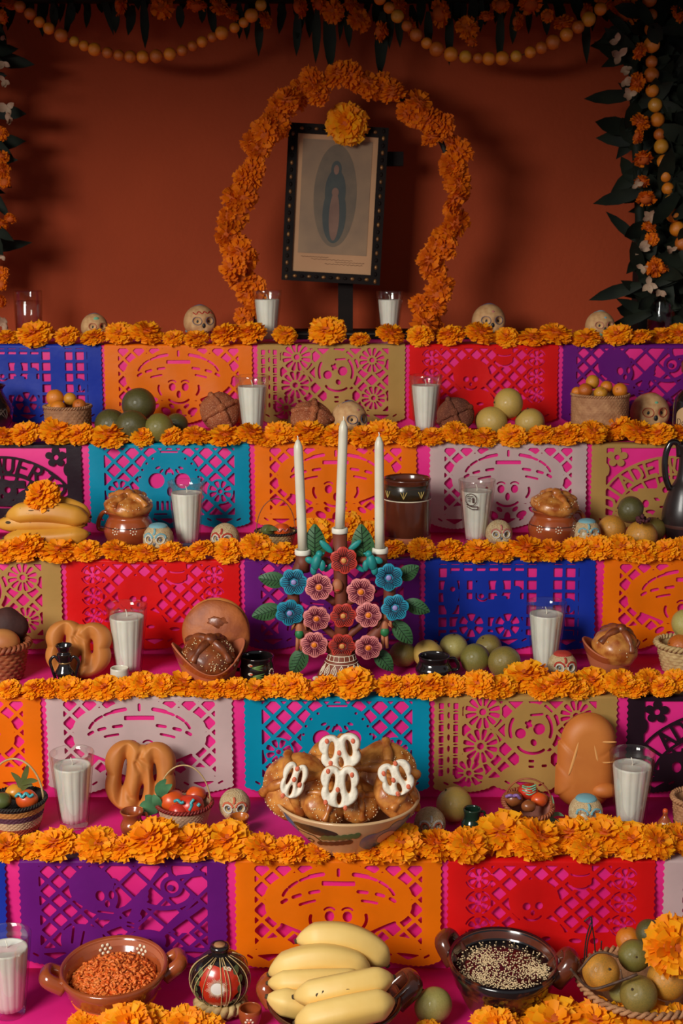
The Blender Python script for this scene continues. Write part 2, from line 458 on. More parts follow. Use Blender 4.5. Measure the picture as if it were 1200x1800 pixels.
def d_dinner(X, Y):
    A = mir(X)
    ring = np.full(X.shape, -1e3)
    for y in (47.5, 35, 22.5):
        ring = U(ring, flower(A, Y, 34.5, y, 5, 6, 0.3))
    fig = U(f_box(A, Y, 28.5, 10, 41, 54), f_ell(X, Y, -8, 36, 12, 11), f_ell(X, Y, -8, 18, 15, 9), f_box(X, Y, 8, 46, 19, 54), f_ell(X, Y, 13.5, 46, 5.6, 4), f_box(X, Y, -28, 11, 28, 19))
    cut = np.minimum(win(X, Y, -40, 11, 40, 54), -U(fig, f_lat(X, Y, 7.0, 0.95)))
    det = [f_circ(X, Y, -11.5, 33, 1.9), f_circ(X, Y, -5.5, 33, 1.9), f_ell(X, Y, -8.5, 29.6, 1, 1.4), f_arc(X, Y, -8.5, 29, 4.5, 3.2, 205, 335, 0.5), f_arc(X, Y, 13.5, 44, 4.4, 2, 190, 350, 0.5),
           f_arc(X, Y, 13.5, 50, 4.4, 1.2, 190, 350, 0.45), f_ell(X, Y, -15, 17, 2, 1.2), f_ell(X, Y, -2, 16, 2.4, 1.1), f_ell(X, Y, 12, 15, 3, 1.2), f_ell(X, Y, 21, 15, 2, 1.5)]
    det += [f_arc(A, Y, 34.5, y, 6, 5.8, a, a + 50, 0.4) for y in (47.5, 35, 22.5) for a in (20, 110, 200, 290)]
    return U(cut, ring, *det)
def d_guitar(X, Y):
    fig = U(f_ell(X, Y, -15, 43, 10.5, 10.5), f_ell(X, Y, -11, 37, 8.5, 8), f_box(X, Y, -12, 26, -2, 32), f_ell(X, Y, -20, 15, 10.5, 9), f_seg(X, Y, -8, 22, 7, 28, 1.8), f_seg(X, Y, -12, 14, 6, 14, 2.2),
            f_ell(X, Y, 11, 15, 9, 6.5), f_seg(X, Y, 12, 14, 37, 34, 1.6), f_ell(X, Y, 3, 24, 4.5, 4), f_seg(X, Y, 3, 24, 10, 40, 2.2), f_seg(X, Y, -4, 30, 11, 37, 1.2),
            U(f_circ(X, Y, 23, 43, 5.4)), f_seg(X, Y, 10, 40, 18, 52, 1.0), f_arc(X, Y, 20, 40, 13, 8, 200, 350, 1.2), f_seg(X, Y, 26, 48, 38, 50, 1.0), f_seg(X, Y, 23, 44, 22, 54, 0.9))
    near = np.where((X > -4) & (Y > 19), f_lat(X + 2, Y, 10.5, 0.8), f_lat(X, Y, 7.2, 0.9))
    cut = np.minimum(win(X, Y), -U(fig, near))
    det = [f_ell(X, Y, -11, 38.5, 2.1, 2.7, 0.2), f_ell(X, Y, -5.6, 39, 1.3, 2.2), f_ell(X, Y, -7.6, 34.4, 1.2, 1.9), f_seg(X, Y, -12, 30.5, -5, 29.5, 0.5), f_circ(X, Y, 12, 14.6, 2.0), np.minimum(f_circ(X, Y, 23, 43, 3.4), -f_circ(X, Y, 22.4, 42.4, 1.6)),
           f_seg(X, Y, 1.6, 23, 4.6, 22.3, 0.45), f_seg(X, Y, 1.8, 25, 4.8, 24.4, 0.45), f_seg(X, Y, -25, 14, -24, 22, 0.6), f_seg(X, Y, -21, 11, -19, 20, 0.5)]
    return U(cut, *det)
def d_cart(X, Y):
    cols = f_box(X, Y, 17, 10, 25, 54)
    cart = U(f_box(X, Y, -27, 24, 9, 33), f_box(X, Y, -34, 45, 8, 50), f_ell(X, Y, -34, 36, 4.5, 12), f_seg(X, Y, -26, 33, -26, 46, 1.2), f_ell(X, Y, -16, 40, 4, 5), f_box(X, Y, -19, 31, -13, 37), f_ell(X, Y, -6, 40, 2.5, 5.5), f_box(X, Y, -9, 31, -2, 35), f_ell(X, Y, 4, 38, 2.5, 3), f_box(X, Y, 0, 31, 6, 36), f_box(X, Y, -40, 9, 8, 13), f_ell(X, Y, 34, 29, 4, 4.5), f_box(X, Y, 31, 10, 37, 14))
    wheels = U(f_circ(X, Y, -22, 17, 9), f_circ(X, Y, -1, 17, 9))
    cut = np.minimum(win(X, Y, -41, 11, 40, 54), -U(cols, cart, wheels, f_grid(X - 1.5, Y - 0.8, 7.4, 0.95)))
    sp = []
    for cx in (-22, -1):
        d = np.hypot(X - cx, Y - 17); a = np.arctan2(Y - 17, X - cx); k = np.abs((a * 6 / (2 * np.pi)) % 1 - 0.5) * 2 * np.pi / 6 * d
        sp.append(np.minimum(np.minimum(d - 2.6, 7.2 - d), d * 0.36 - k))
    det = [f_circ(X, Y, -33, 39, 1.5), f_circ(X, Y, -16.5, 35, 1.5), f_arc(X, Y, -16, 34, 3, 2, 200, 340, 0.5), np.minimum(f_ell(X, Y, 34, 27, 1, 2.4), 1)]
    return U(cut, *sp, *det)
def d_arch(X, Y):
    cx, cy, R = 0, 4, 36
    A = mir(X)
    band = U(f_arc(X, Y, cx, cy, R, R * 0.92, 8, 172, 0.75, 30), f_arc(X, Y, cx, cy, R + 12, (R + 12) * 0.92, 8, 172, 0.75, 30))
    text = 'DIADEMUERTOS'; n = len(text)
    let = np.full(X.shape, -1e3)
    for i, ch in enumerate(text):
        a = math.radians(157 - i * 134 / (n - 1)); k = 9.6
        ox, oy = cx + (R + 1.2) * math.cos(a), cy + (R + 1.2) * 0.92 * math.sin(a)
        tx, ty = math.sin(a), -math.cos(a)
        for st in FONT[ch]:
            pts = [(ox + tx * (p[0] - 0.35) * k * 0.86 + math.cos(a) * p[1] * k, oy + ty * (p[0] - 0.35) * k * 0.86 + math.sin(a) * p[1] * k) for p in st]
            let = U(let, f_line(X, Y, pts, 0.85))
    spokes = np.full(X.shape, -1e3)
    for a in range(15, 180, 15):
        r = math.radians(a); spokes = U(spokes, f_seg(X, Y, cx, cy, cx + R * math.cos(r), cy + R * .92 * math.sin(r), 0.7))
    cor = U(f_circ(A, Y, 33.5, 48, 3.0), *[f_circ(A, Y, 33.5 + 4.2 * math.cos(q), 48 + 4.2 * math.sin(q), 2.3) for q in np.radians((20, 92, 164, 236, 308))], f_ell(A, Y, 40, 40, 2, 4))
    body = U(f_ell(X, Y, -20, 17, 11, 9), f_ell(X, Y, 18, 18, 11, 10), f_ell(X, Y, 0, 26, 9, 8), f_box(X, Y, 4, 28, 14, 33), f_box(X, Y, -20, 22, -8, 28), f_box(X, Y, -10, 10, 10, 20))
    cut = np.minimum(win(X, Y, -40, 11, 40, 54), -U(band, let, spokes, cor, body, f_box(A, Y, 30, 9, 33, 15)))
    det = [f_circ(A, Y, 33.5, 48, 1.7), f_ell(X, Y, 18, 17, 3, 3.2), f_ell(X, Y, -22, 17, 2.4, 3), f_ell(X, Y, -15, 18, 2, 2.6), f_ell(A, Y, 3.4, 27, 1.8, 2), f_ell(X, Y, 0, 23, 1, 1.6), f_seg(X, Y, -6, 16, 6, 16, 0.7), f_ell(X, Y, 22, 23, 1.6, 2.2), f_ell(A, Y, 12, 13, 3, 1.2)]
    return U(cut, *det)
def panel_poly(design):
    xs = np.linspace(-50.5, 50.5, 185); ys = np.concatenate([np.linspace(1.0, PH, 101), np.linspace(PH, PH + 8, 5)[1:]])
    X, Y = np.meshgrid(xs, ys)
    f = np.minimum(outline(X, Y), -U(design(X, Y), hem(X, Y)))
    return march(xs, ys, f)
def paper(name, c, gloss=0.45):
    return pm(name, c, tuple(v * 0.88 for v in c[:3]) + (1,), scale=9, rough=gloss, spec=0.18, translucent=0.18, bump=0.12, bscale=60)
PAPER = {
 'blue': (paper('blue_tissue', srgb(26, 54, 172)), d_cart), 'orange': (paper('orange_tissue', srgb(250, 124, 6)), d_sombrero), 'gold': (paper('gold_tissue', srgb(190, 150, 82)), d_flowers),
 'red': (paper('red_tissue', srgb(232, 26, 26), 0.35), d_dinner), 'purple': (paper('purple_tissue', srgb(112, 26, 128)), d_guitar), 'black': (paper('black_tissue', srgb(42, 24, 34)), d_arch),
 'cyan': (paper('cyan_tissue', srgb(0, 152, 186)), d_bigskull), 'white': (paper('white_tissue', srgb(212, 186, 182)), d_sombrero), 'goldtext': (paper('gold_tissue', srgb(190, 150, 82)), d_arch),
}
WHAT = {'blue': 'cart and figures', 'orange': 'skull in a wide sombrero', 'gold': 'flowers, lattice and a skull', 'red': 'skull at a table', 'purple': 'skeleton playing guitar',
        'black': 'arched lettering DIA DE MUERTOS', 'goldtext': 'arched lettering DIA DE MUERTOS', 'cyan': 'big round skull on lattice', 'white': 'smiling skull in a sombrero'}
ROWS = {1: [('blue', -85, 182), ('orange', 182, 446), ('gold', 450, 714), ('red', 716, 982), ('purple', 985, 1250)],
        2: [('black', -140, 147), ('cyan', 155, 441), ('orange', 445, 734), ('white', 752, 1032), ('goldtext', 1035, 1322)],
        3: [('gold', -196, 112), ('red', 115, 424), ('purple', 427, 740), ('blue', 743, 1047), ('orange', 1056, 1364)],
        4: [('orange', -262, 77), ('white', 80, 412), ('cyan', 427, 757), ('gold', 759, 1085), ('black', 1097, 1428)],
        5: [('blue', -352, 16), ('purple', 33, 402), ('orange', 411, 778), ('red', 782, 1152), ('white', 1160, 1530)]}
ROWNAME = {1: 'topmost riser', 2: 'second riser from top', 3: 'third riser from top', 4: 'fourth riser from top', 5: 'lowest riser'}
polys = {}
for t, row in ROWS.items():
    for (kind, xa, xb) in row:
        mat_, des = PAPER[kind]
        if des not in polys: polys[des] = panel_poly(des)
        V, Fc = polys[des]
        pa, pb = on_y(xa, 0, YF[t]), on_y(xb, 0, YF[t])
        mid = np.array((0, YF[t], ZT[t] - 0.06))
        k = axial(mid) / F_PX
        xA, xB = (xa - 600) * k, (xb - 600) * k
        W = xB - xA; u = V[:, 0] / 100; v = V[:, 1] / PH
        rs = np.random.RandomState(int(xa + 1000 + t * 37))
        hang = np.clip(1 - v, 0, 1)
        H = 0.187
        bill = 0.003 + 0.016 * rs.uniform(0.35, 1) * hang ** 1.6 * (0.6 + 0.4 * np.sin(u * rs.uniform(4, 9) + rs.uniform(0, 6))) + 0.0028 * hang ** 0.7 * (1 + np.sin(u * 22 + rs.uniform(0, 6) + v * 3)) + 0.0014 * (1 + np.sin(v * 9 + u * 5 + rs.uniform(0, 6))) * np.sqrt(hang)
        y = -bill; z = (v - 1) * H
        fl = v > 1
        over = (v - 1) * H
        y = np.where(fl, np.maximum(over - 0.003, -0.003), y); z = np.where(fl, 0.0022, z + 0.0022 * 0)
        m = MB(); m.add(np.stack([u * W, y, z], 1), Fc)
        o = m.build('cut_paper_banner', mat_, loc=((xA + xB) / 2, YF[t], ZT[t]))
        cname = {'goldtext': 'gold', 'white': 'pale pink', 'cyan': 'turquoise'}.get(kind, kind)
        tag(o, '%s cut-paper banner with %s, %s' % (cname, WHAT[kind], ROWNAME[t]), 'paper banner', 'cut-paper banners hung on the altar steps')

# ------------------------------------------------------------------ marigolds
M_MARI = pm('marigold_petals', srgb(250, 138, 4), srgb(255, 180, 18), attr='tone', rough=0.6, spec=0.25, translucent=0.25)
M_MCORE = pm('marigold_core', srgb(190, 84, 8), rough=0.8)
M_MARID = pm('marigold_petals_deep', srgb(214, 96, 10), srgb(246, 132, 10), attr='tone', rough=0.65, spec=0.2, translucent=0.25)
M_CALYX = pm('green_calyx', srgb(70, 84, 34), srgb(48, 62, 26), scale=60, rough=0.7)
def marigold_mesh(seed, n=105, squash=0.72, low=-0.35, core=M_MCORE, pet=M_MARI):
    rs = np.random.RandomState(seed); m = MB()
    ga = math.pi * (3 - math.sqrt(5))
    for i in range(n):
        z = 1 - (1 - low) * (i + 0.5) / n
        r = math.sqrt(max(0, 1 - z * z)); a = i * ga + rs.uniform(-.25, .25)
        d = np.array((r * math.cos(a), r * math.sin(a), z)); d /= np.linalg.norm(d)
        t = np.cross((0, 0, 1.0), d)
        if np.linalg.norm(t) < 0.05: t = np.array((1.0, 0, 0))
        t /= np.linalg.norm(t); q = np.cross(d, t)
        tw = rs.uniform(-.7, .7); t, q = t * math.cos(tw) + q * math.sin(tw), -t * math.sin(tw) + q * math.cos(tw)
        L = rs.uniform(0.86, 1.08); w = rs.uniform(.13, .21); bend = rs.uniform(0.05, .28)
        V = []
        for (rr, ww, bb) in ((.42, .07, 0), (.74, .85, .35), (1.0, 1.0, 1.0)):
            for s in (-1, 0, 1):
                ruff = rs.uniform(-.07, .07) if rr == 1.0 else 0
                V.append(d * (L * (rr + ruff + (-.05 if s == 0 and rr == 1.0 else 0))) + t * (s * w * ww) - q * (bend * bb) + q * (.07 * abs(s)) )
        V = np.array(V); V[:, 2] *= squash
        F = [(0, 1, 4, 3), (1, 2, 5, 4), (3, 4, 7, 6), (4, 5, 8, 7)]
        m.add(V, F, 0, a=rs.uniform(0, 1))
    m.ball((0, 0, 0), (.62, .62, .62 * squash), 12, 7, mi=1)
    return m.mesh('marigold', [pet, core])
MARI = [marigold_mesh(s, n, q) for s, n, q in ((1, 165, .80), (2, 150, .74), (3, 175, .84), (4, 145, .72), (5, 160, .78), (6, 150, .80))]
def row_mesh(src, seed):                                             # a bloom lying as it was dropped: tilted, then flattened by its own weight
    r_ = np.random.RandomState(seed); me = src.copy()
    R_ = rotm(r_.uniform(.2, .95), r_.uniform(-.35, .35), 0) @ rotm(0, 0, r_.uniform(0, 6.28))
    V_ = np.array([v.co[:] for v in me.vertices]) @ R_.T * (1.12, 1.0, 0.90)
    me.vertices.foreach_set('co', V_.ravel()); me.update(); return me
MARIR = [row_mesh(MARI[i % 6], 40 + i) for i in range(12)]
MARID = [marigold_mesh(s, n, q, pet=M_MARID) for s, n, q in ((11, 62, .75), (12, 56, .7), (13, 66, .8))]
ROWM = {
 1: [(12, 595, 22), (62, 592, 31), (118, 597, 22), (165, 596, 22), (210, 590, 25), (257, 588, 28), (305, 597, 19), (345, 600, 22), (397, 590, 27), (441, 587, 27), (500, 590, 21), (575, 597, 32), (632, 602, 18), (685, 602, 25), (738, 597, 23), (792, 595, 25), (843, 600, 27), (890, 598, 22), (935, 600, 26), (975, 590, 29), (1030, 600, 25), (1085, 595, 25), (1125, 596, 20), (1160, 592, 23), (1192, 588, 27)],
 2: [(8, 775, 22), (45, 778, 27), (100, 776, 30), (142, 770, 25), (195, 770, 34), (250, 780, 23), (300, 778, 21), (345, 775, 25), (395, 768, 30), (440, 775, 25), (490, 775, 25), (540, 762, 30), (590, 775, 26), (640, 772, 28), (672, 760, 28), (720, 768, 25), (760, 773, 24), (800, 772, 25), (850, 770, 25), (900, 772, 25), (950, 768, 25), (1000, 766, 27), (1040, 763, 26), (1080, 752, 30), (1120, 760, 28), (1160, 766, 26), (1195, 763, 25), (325, 783, 18), (470, 783, 20), (565, 783, 20), (825, 778, 20), (975, 775, 20)],
 3: [(12, 985, 26), (48, 980, 33), (105, 975, 33), (155, 970, 25), (205, 972, 27), (255, 975, 23), (300, 972, 23), (355, 972, 25), (400, 968, 27), (450, 970, 29), (495, 977, 26), (690, 966, 24), (740, 970, 24), (790, 968, 25), (840, 970, 29), (880, 972, 25), (925, 978, 32), (965, 975, 27), (1010, 970, 27), (1050, 966, 27), (1090, 968, 28), (1130, 970, 27), (1170, 970, 25), (1200, 968, 25), (230, 980, 20), (330, 980, 20), (815, 980, 20), (1110, 980, 22), (540, 972, 25), (650, 972, 25)],
 4: [(18, 1220, 25), (62, 1216, 28), (120, 1215, 30), (185, 1210, 33), (250, 1208, 31), (322, 1203, 37), (380, 1212, 27), (450, 1213, 31), (515, 1212, 32), (572, 1215, 31), (622, 1220, 42), (685, 1206, 31), (755, 1208, 36), (795, 1205, 27), (840, 1203, 33), (882, 1207, 30), (925, 1190, 45), (985, 1205, 37), (1040, 1198, 37), (1090, 1200, 33), (1140, 1198, 31), (1185, 1198, 31), (1015, 1212, 27), (1115, 1210, 27), (1165, 1208, 27), (90, 1221, 26), (153, 1219, 26), (218, 1216, 28), (285, 1214, 28), (352, 1215, 26), (415, 1215, 28), (483, 1216, 28), (545, 1219, 28), (720, 1214, 30), (862, 1213, 28), (955, 1211, 30)],
 5: [(12, 1490, 33), (60, 1487, 31), (100, 1485, 40), (170, 1490, 37), (220, 1492, 32), (270, 1478, 50), (340, 1482, 41), (400, 1478, 45), (460, 1492, 36), (508, 1494, 31), (556, 1503, 25), (610, 1505, 25), (655, 1498, 30), (700, 1484, 42), (765, 1487, 38), (822, 1488, 38), (885, 1465, 51), (945, 1475, 45), (1005, 1470, 45), (1062, 1470, 47), (1110, 1478, 41), (1152, 1480, 37), (1192, 1475, 37), (1030, 1490, 32), (930, 1492, 32)],
 6: [(150, 1800, 34), (225, 1806, 50), (262, 1800, 40), (325, 1806, 42), (362, 1812, 34), (580, 1822, 30), (752, 1812, 26), (870, 1806, 42), (905, 1816, 40), (975, 1800, 56), (1050, 1800, 52), (1105, 1806, 46), (1150, 1806, 50), (1195, 1806, 44)],
}
MROW = {1: 'topmost tier', 2: 'second tier from top', 3: 'third tier from top', 4: 'fourth tier from top', 5: 'fifth tier from top', 6: 'bottom tier'}
rs = np.random.RandomState(5)
def flower_rot(rs, face=0.9):
    return Euler((rs.uniform(face - .35, face + .35), rs.uniform(-.3, .3), rs.uniform(-.5, .5)))
def put_marigold(p, r, label, group, meshes=MARI, face=0.9, cat='marigold', flat=False):
    me = meshes[rs.randint(len(meshes))]
    e = flower_rot(rs, face)
    Rm = e.to_matrix() @ Euler((0, 0, rs.uniform(0, 6.28))).to_matrix()
    o = link('marigold', me, None, p, (0, 0, rs.uniform(-.5, .5)) if flat else Rm.to_euler(), r)
    return tag(o, label, cat, group)
ORD = ['first', 'second', 'third', 'fourth', 'fifth', 'sixth', 'seventh', 'eighth', 'ninth', 'tenth', 'eleventh', 'twelfth', 'thirteenth', 'fourteenth', 'fifteenth', 'sixteenth', 'seventeenth', 'eighteenth', 'nineteenth', 'twentieth'] + ['twenty-' + q for q in ('first', 'second', 'third', 'fourth', 'fifth', 'sixth', 'seventh', 'eighth', 'ninth')] + ['thirtieth', 'thirty-first', 'thirty-second', 'thirty-third', 'thirty-fourth', 'thirty-fifth', 'thirty-sixth', 'thirty-seventh', 'thirty-eighth', 'thirty-ninth', 'fortieth']
MV = {me.name: np.array([v.co[:] for v in me.vertices]) for me in MARIR}
for t, L in ROWM.items():
    for i, (px, py, r) in enumerate(sorted(L)):
        rm = {4: .84, 5: .94}.get(t, 0.97) * r * mpp((0, YF[t], ZT[t]))
        o = put_marigold((0, 0, 0), rm, '%s marigold from the left in the row edging the %s' % (ORD[i], MROW[t]), 'marigolds edging the %s' % MROW[t], MARIR, flat=True)
        v = MV[o.data.name] @ np.array(o.rotation_euler.to_matrix()).T * rm
        y = YF[t] + 0.012
        for _ in range(3):
            lowz = v[v[:, 1] + y > YF[t] - 0.002][:, 2].min()
            z = ZT[t] - lowz + 0.0012
            p = on_z(px, py, z)
            y = min(max(p[1], YF[t] + 0.10 * rm), YF[t] + 0.05)
        d = ray(px, py); k = y / d[1]
        o.location = (d[0] * k, y, z)

# ------------------------------------------------------------------ glasses
M_GLASS = glass_mat('clear_glass', (0.985, 0.98, 0.97, 1))
M_WAX = pm('white_wax', srgb(240, 240, 228), srgb(232, 230, 216), scale=30, rough=0.5, sss=0.15)
M_WICK = pm('wick', srgb(240, 232, 214), rough=0.9)
M_WATER = glass_mat('water', (0.93, 0.90, 0.87, 1), 0.03)
M_PRINT = pm('brown_print', srgb(70, 34, 26), rough=0.6)
GH, GRT, GRB = 0.134, 0.0385, 0.0235
def g_rad(z): return GRB + (GRT - GRB) * (z / GH) ** 0.9
def tumbler_mesh(flutes=14):
    zs = np.concatenate([[0.0, 0.0005], np.linspace(0.004, 0.106, 8), [0.110, 0.113, 0.120, 0.128, 0.1335]])
    prof = [(0.0, 0.0)] + [(g_rad(z) - (0.0015 if z == 0 else 0), z) for z in zs] + [(g_rad(GH) - 0.0008, GH + 0.0006), (g_rad(GH) - 0.0022, GH)]
    inner = [(g_rad(z) - 0.0030, z) for z in (0.12, 0.09, 0.05, 0.014)] + [(GRB - 0.005, 0.0095), (0.0, 0.009)]
    no = len(prof)
    def fn(R, Z, T):
        S = np.abs(np.sin(T * flutes / 2)) ** 0.6
        w = np.clip((0.110 - Z) / 0.004, 0, 1) * np.clip(Z / 0.006, 0, 1)
        w = w * (np.arange(R.shape[0])[:, None] < no)
        return R * (1 - 0.032 * (1 - S) * w), Z
    return MB().lathe(prof + inner, 84, fn=fn).mesh('tumbler', M_GLASS)
ME_TUMB = tumbler_mesh()
ME_WAX = MB().lathe([(0, 0.0105), (g_rad(0.012) - 0.0042, 0.0105)] + [(g_rad(z) - 0.0040, z) for z in np.linspace(0.02, 0.108, 6)] + [(g_rad(0.112) - 0.0050, 0.1115), (g_rad(0.112) - 0.008, 0.1105), (0.006, 0.111), (0, 0.1112)], 84, fn=lambda R, Z, T: (R * (1 - 0.05 * (1 - np.abs(np.sin(T * 7)) ** 0.5) * (R > .015) * (Z < .109)), Z)).mesh('wax', M_WAX)
ME_WICK = MB().tube(smooth_path([(0, 0, 0.109), (0.0006, 0, 0.116), (-0.001, 0, 0.121), (-0.002, 0.001, 0.1245)], 4), 0.0009, 6).mesh('wick', M_WICK)
def candle_glass(px, py, t, label, s=1.0, rot=(0, 0, 0), wax=1.0):
    o = thing('candle_glass', label, 'candle', base(px, py, t), group='white candles in ribbed glasses', rot=rot)
    o.scale = (s, s, s)
    link('tumbler', ME_TUMB, o); w = link('wax', ME_WAX, o, scale=(1, 1, wax)); link('wick', ME_WICK, w)
    return o
candle_glass(470, 603, 1, 'white candle in ribbed glass at left foot of the marigold arch', 0.9)
candle_glass(684, 598, 1, 'white candle in ribbed glass on the top tier, right of the picture post', 0.86)
candle_glass(444, 768, 2, 'white candle in ribbed glass between two sugared breads, second tier')
candle_glass(747, 763, 2, 'white candle in ribbed glass before the topmost red banner', 0.98)
candle_glass(330, 960, 3, 'white candle in ribbed glass before turquoise banner, beside the bread-topped pot')
cg = candle_glass(836, 956, 3, 'white candle in glass with a brown printed emblem, before a pale pink banner')
candle_glass(226, 1186, 4, 'white candle in ribbed glass beside the twisted bread ring, fourth tier', 1.02)
candle_glass(957, 1178, 4, 'white candle in ribbed glass before the blue banner of the third riser', 1.0)
candle_glass(131, 1452, 5, 'white candle in ribbed glass left of the twisted bread, fifth tier', 1.0)
candle_glass(1106, 1456, 5, 'white candle in ribbed glass right of the tall loaf, fifth tier', 1.03)
candle_glass(18, 1782, 6, 'white candle in ribbed glass at the bottom left corner', 1.0)
# the emblem printed on one glass: a ring, a ribbon and a few lines
def emblem():
    def fld(X, Y):
        f = np.minimum(f_circ(X, Y, 0, 0, 12), -f_circ(X, Y, 0, 0, 10.6))
        f = U(f, f_box(X, Y, 3, -6, 6, 4) , f_seg(X, Y, -7, 5, 4, 6.5, 0.7), f_seg(X, Y, -6, 1.5, 1, 2, 0.6), f_seg(X, Y, -6.5, -1.5, 0, -1.2, 0.5), f_seg(X, Y, -6.5, -4, 0, -3.8, 0.5))
        return U(f, f_line(X, Y, [(-9, -10), (2, -13.5), (13, -13), (13, -18), (2, -18.5), (-8, -14)], 0.8))
    xs, ys = np.arange(-14, 16, 0.6), np.arange(-20, 14, 0.6); X, Y = np.meshgrid(xs, ys)
    V, Fc = march(xs, ys, fld(X, Y))
    z = 0.098 + V[:, 1] * 0.0011; R = np.array([g_rad(q) for q in z]) + 0.0006
    th = -math.pi / 2 - 0.45 + V[:, 0] * 0.0011 / R
    m = MB(); m.add(np.stack([R * np.cos(th), R * np.sin(th), z], 1), Fc); return m.build('emblem_print', M_PRINT, cg)
emblem()
ME_WGL = MB().lathe([(0, 0), (0.031, 0), (0.0325, 0.004), (0.0345, 0.115), (0.0335, 0.116), (0.0325, 0.112), (0.0305, 0.008), (0, 0.007)], 48).mesh('tumbler', M_GLASS)
ME_WAT = MB().lathe([(0, 0.0085), (0.0298, 0.0085), (0.0318, 0.09), (0.0312, 0.0915), (0, 0.091)], 40).mesh('water', M_WATER)
for (px, lab) in ((52, 'clear straight glass of water at the left end of the top tier'), (1160, 'clear straight glass of water at the right end of the top tier')):
    o = thing('water_glass', lab, 'glass', base(px, 596, 1), group='water glasses'); link('tumbler', ME_WGL, o); link('water', ME_WAT, o)

# ------------------------------------------------------------------ sugar and amaranth skulls
M_SUG = pm('cream_sugar', srgb(218, 172, 118), srgb(196, 144, 94), scale=7, rough=0.75, bump=0.3, bscale=60)
M_AMA = pm('amaranth_grain', srgb(238, 212, 162), srgb(222, 184, 132), scale=9, rough=0.85, bump=1.0, bscale=40, speck=srgb(176, 126, 82), speck_scale=42, speck_amt=0.60)
M_DARK = pm('dark_paint', srgb(26, 24, 26), rough=0.5)
M_SILV = pm('grey_foil', srgb(120, 120, 128), srgb(90, 90, 100), scale=90, rough=0.35, metal=0.3)
def icing(name, c): return pm(name, c, tuple(v * 0.85 for v in c[:3]) + (1,), scale=80, rough=0.55, bump=0.4, bscale=300)
I_RED, I_MINT, I_BLUE, I_WHITE, I_ORAN, I_PINK = icing('icing_red', srgb(196, 56, 40)), icing('icing_mint', srgb(120, 196, 156)), icing('icing_blue', srgb(130, 186, 196)), icing('icing_white', srgb(226, 222, 206)), icing('icing_orange', srgb(226, 110, 74)), icing('icing_pink', srgb(206, 120, 110))
I_GREYB, I_PURP = icing('icing_slate', srgb(92, 96, 122)), icing('icing_violet', srgb(140, 96, 170))
def skull_fn(rough, seed):
    rs = np.random.RandomState(seed); off = rs.uniform(0, 9, 3)
    def fn(D, V):
        V = V.copy(); x, y, z = V[..., 0], V[..., 1], V[..., 2]
        jaw = np.clip((-z - 0.12) / 0.38, 0, 1); front = np.clip(-y / 0.4, 0, 1)
        x *= 1 - 0.22 * jaw
        y += -0.05 * jaw * front + 0.10 * jaw * (1 - front)
        for sx in (-1, 1):
            y += 0.15 * np.exp(-((x - sx * 0.19) ** 2 + ((z - 0.06) * 0.95) ** 2) / 0.0095) * (y < 0)
            y -= 0.04 * np.exp(-((x - sx * 0.29) ** 2 + (z + 0.11) ** 2) / 0.012) * (y < 0)
            y -= 0.035 * np.exp(-((x - sx * 0.19) ** 2 / 0.02 + (z - 0.205) ** 2 / 0.003)) * (y < 0)
        y += 0.08 * np.exp(-(x ** 2 / 0.0035 + (z + 0.07) ** 2 / 0.006)) * (y < 0)
        y += 0.03 * np.exp(-((z + 0.27) ** 2) / 0.0006) * (np.abs(x) < 0.24) * (y < 0)
        if rough:
            n = np.sin(x * 61 + off[0]) * np.sin(y * 57 + off[1]) * np.sin(z * 63 + off[2]) + 0.6 * np.sin(x * 97 + 2) * np.sin(z * 91 + y * 40)
            V = V * (1 + 0.016 * n)[..., None]
        V[..., 2] = np.maximum(V[..., 2], -0.46)
        return V
    return fn
def skull_mesh(rough, seed, mat_):
    return MB().ball((0, 0, 0), (0.47, 0.50, 0.50), 48, 36, fn=skull_fn(rough, seed)).mesh('cranium', mat_)
ME_SK = {'sugar': [skull_mesh(False, 1, M_SUG), skull_mesh(False, 2, M_SUG)], 'amaranth': [skull_mesh(True, s, M_AMA) for s in (3, 4, 5)]}
def face_y(x, z):
    q = 1 - (x / 0.47) ** 2 - (z / 0.50) ** 2
    return -0.50 * math.sqrt(max(q, 0.02))
def fp(x, z, out=0.012):
    n = np.array((x / 0.47 ** 2, face_y(x, z) / 0.5 ** 2, z / 0.50 ** 2)); n /= np.linalg.norm(n)
    return np.array((x, face_y(x, z), z)) + n * out
def stroke(m, pts, r, out=0.01, mi=0):
    P = smooth_path([(p[0], 0, p[1]) for p in pts], 5)
    m.tube([fp(p[0], p[2], out) for p in P], r, 6, mi=mi)
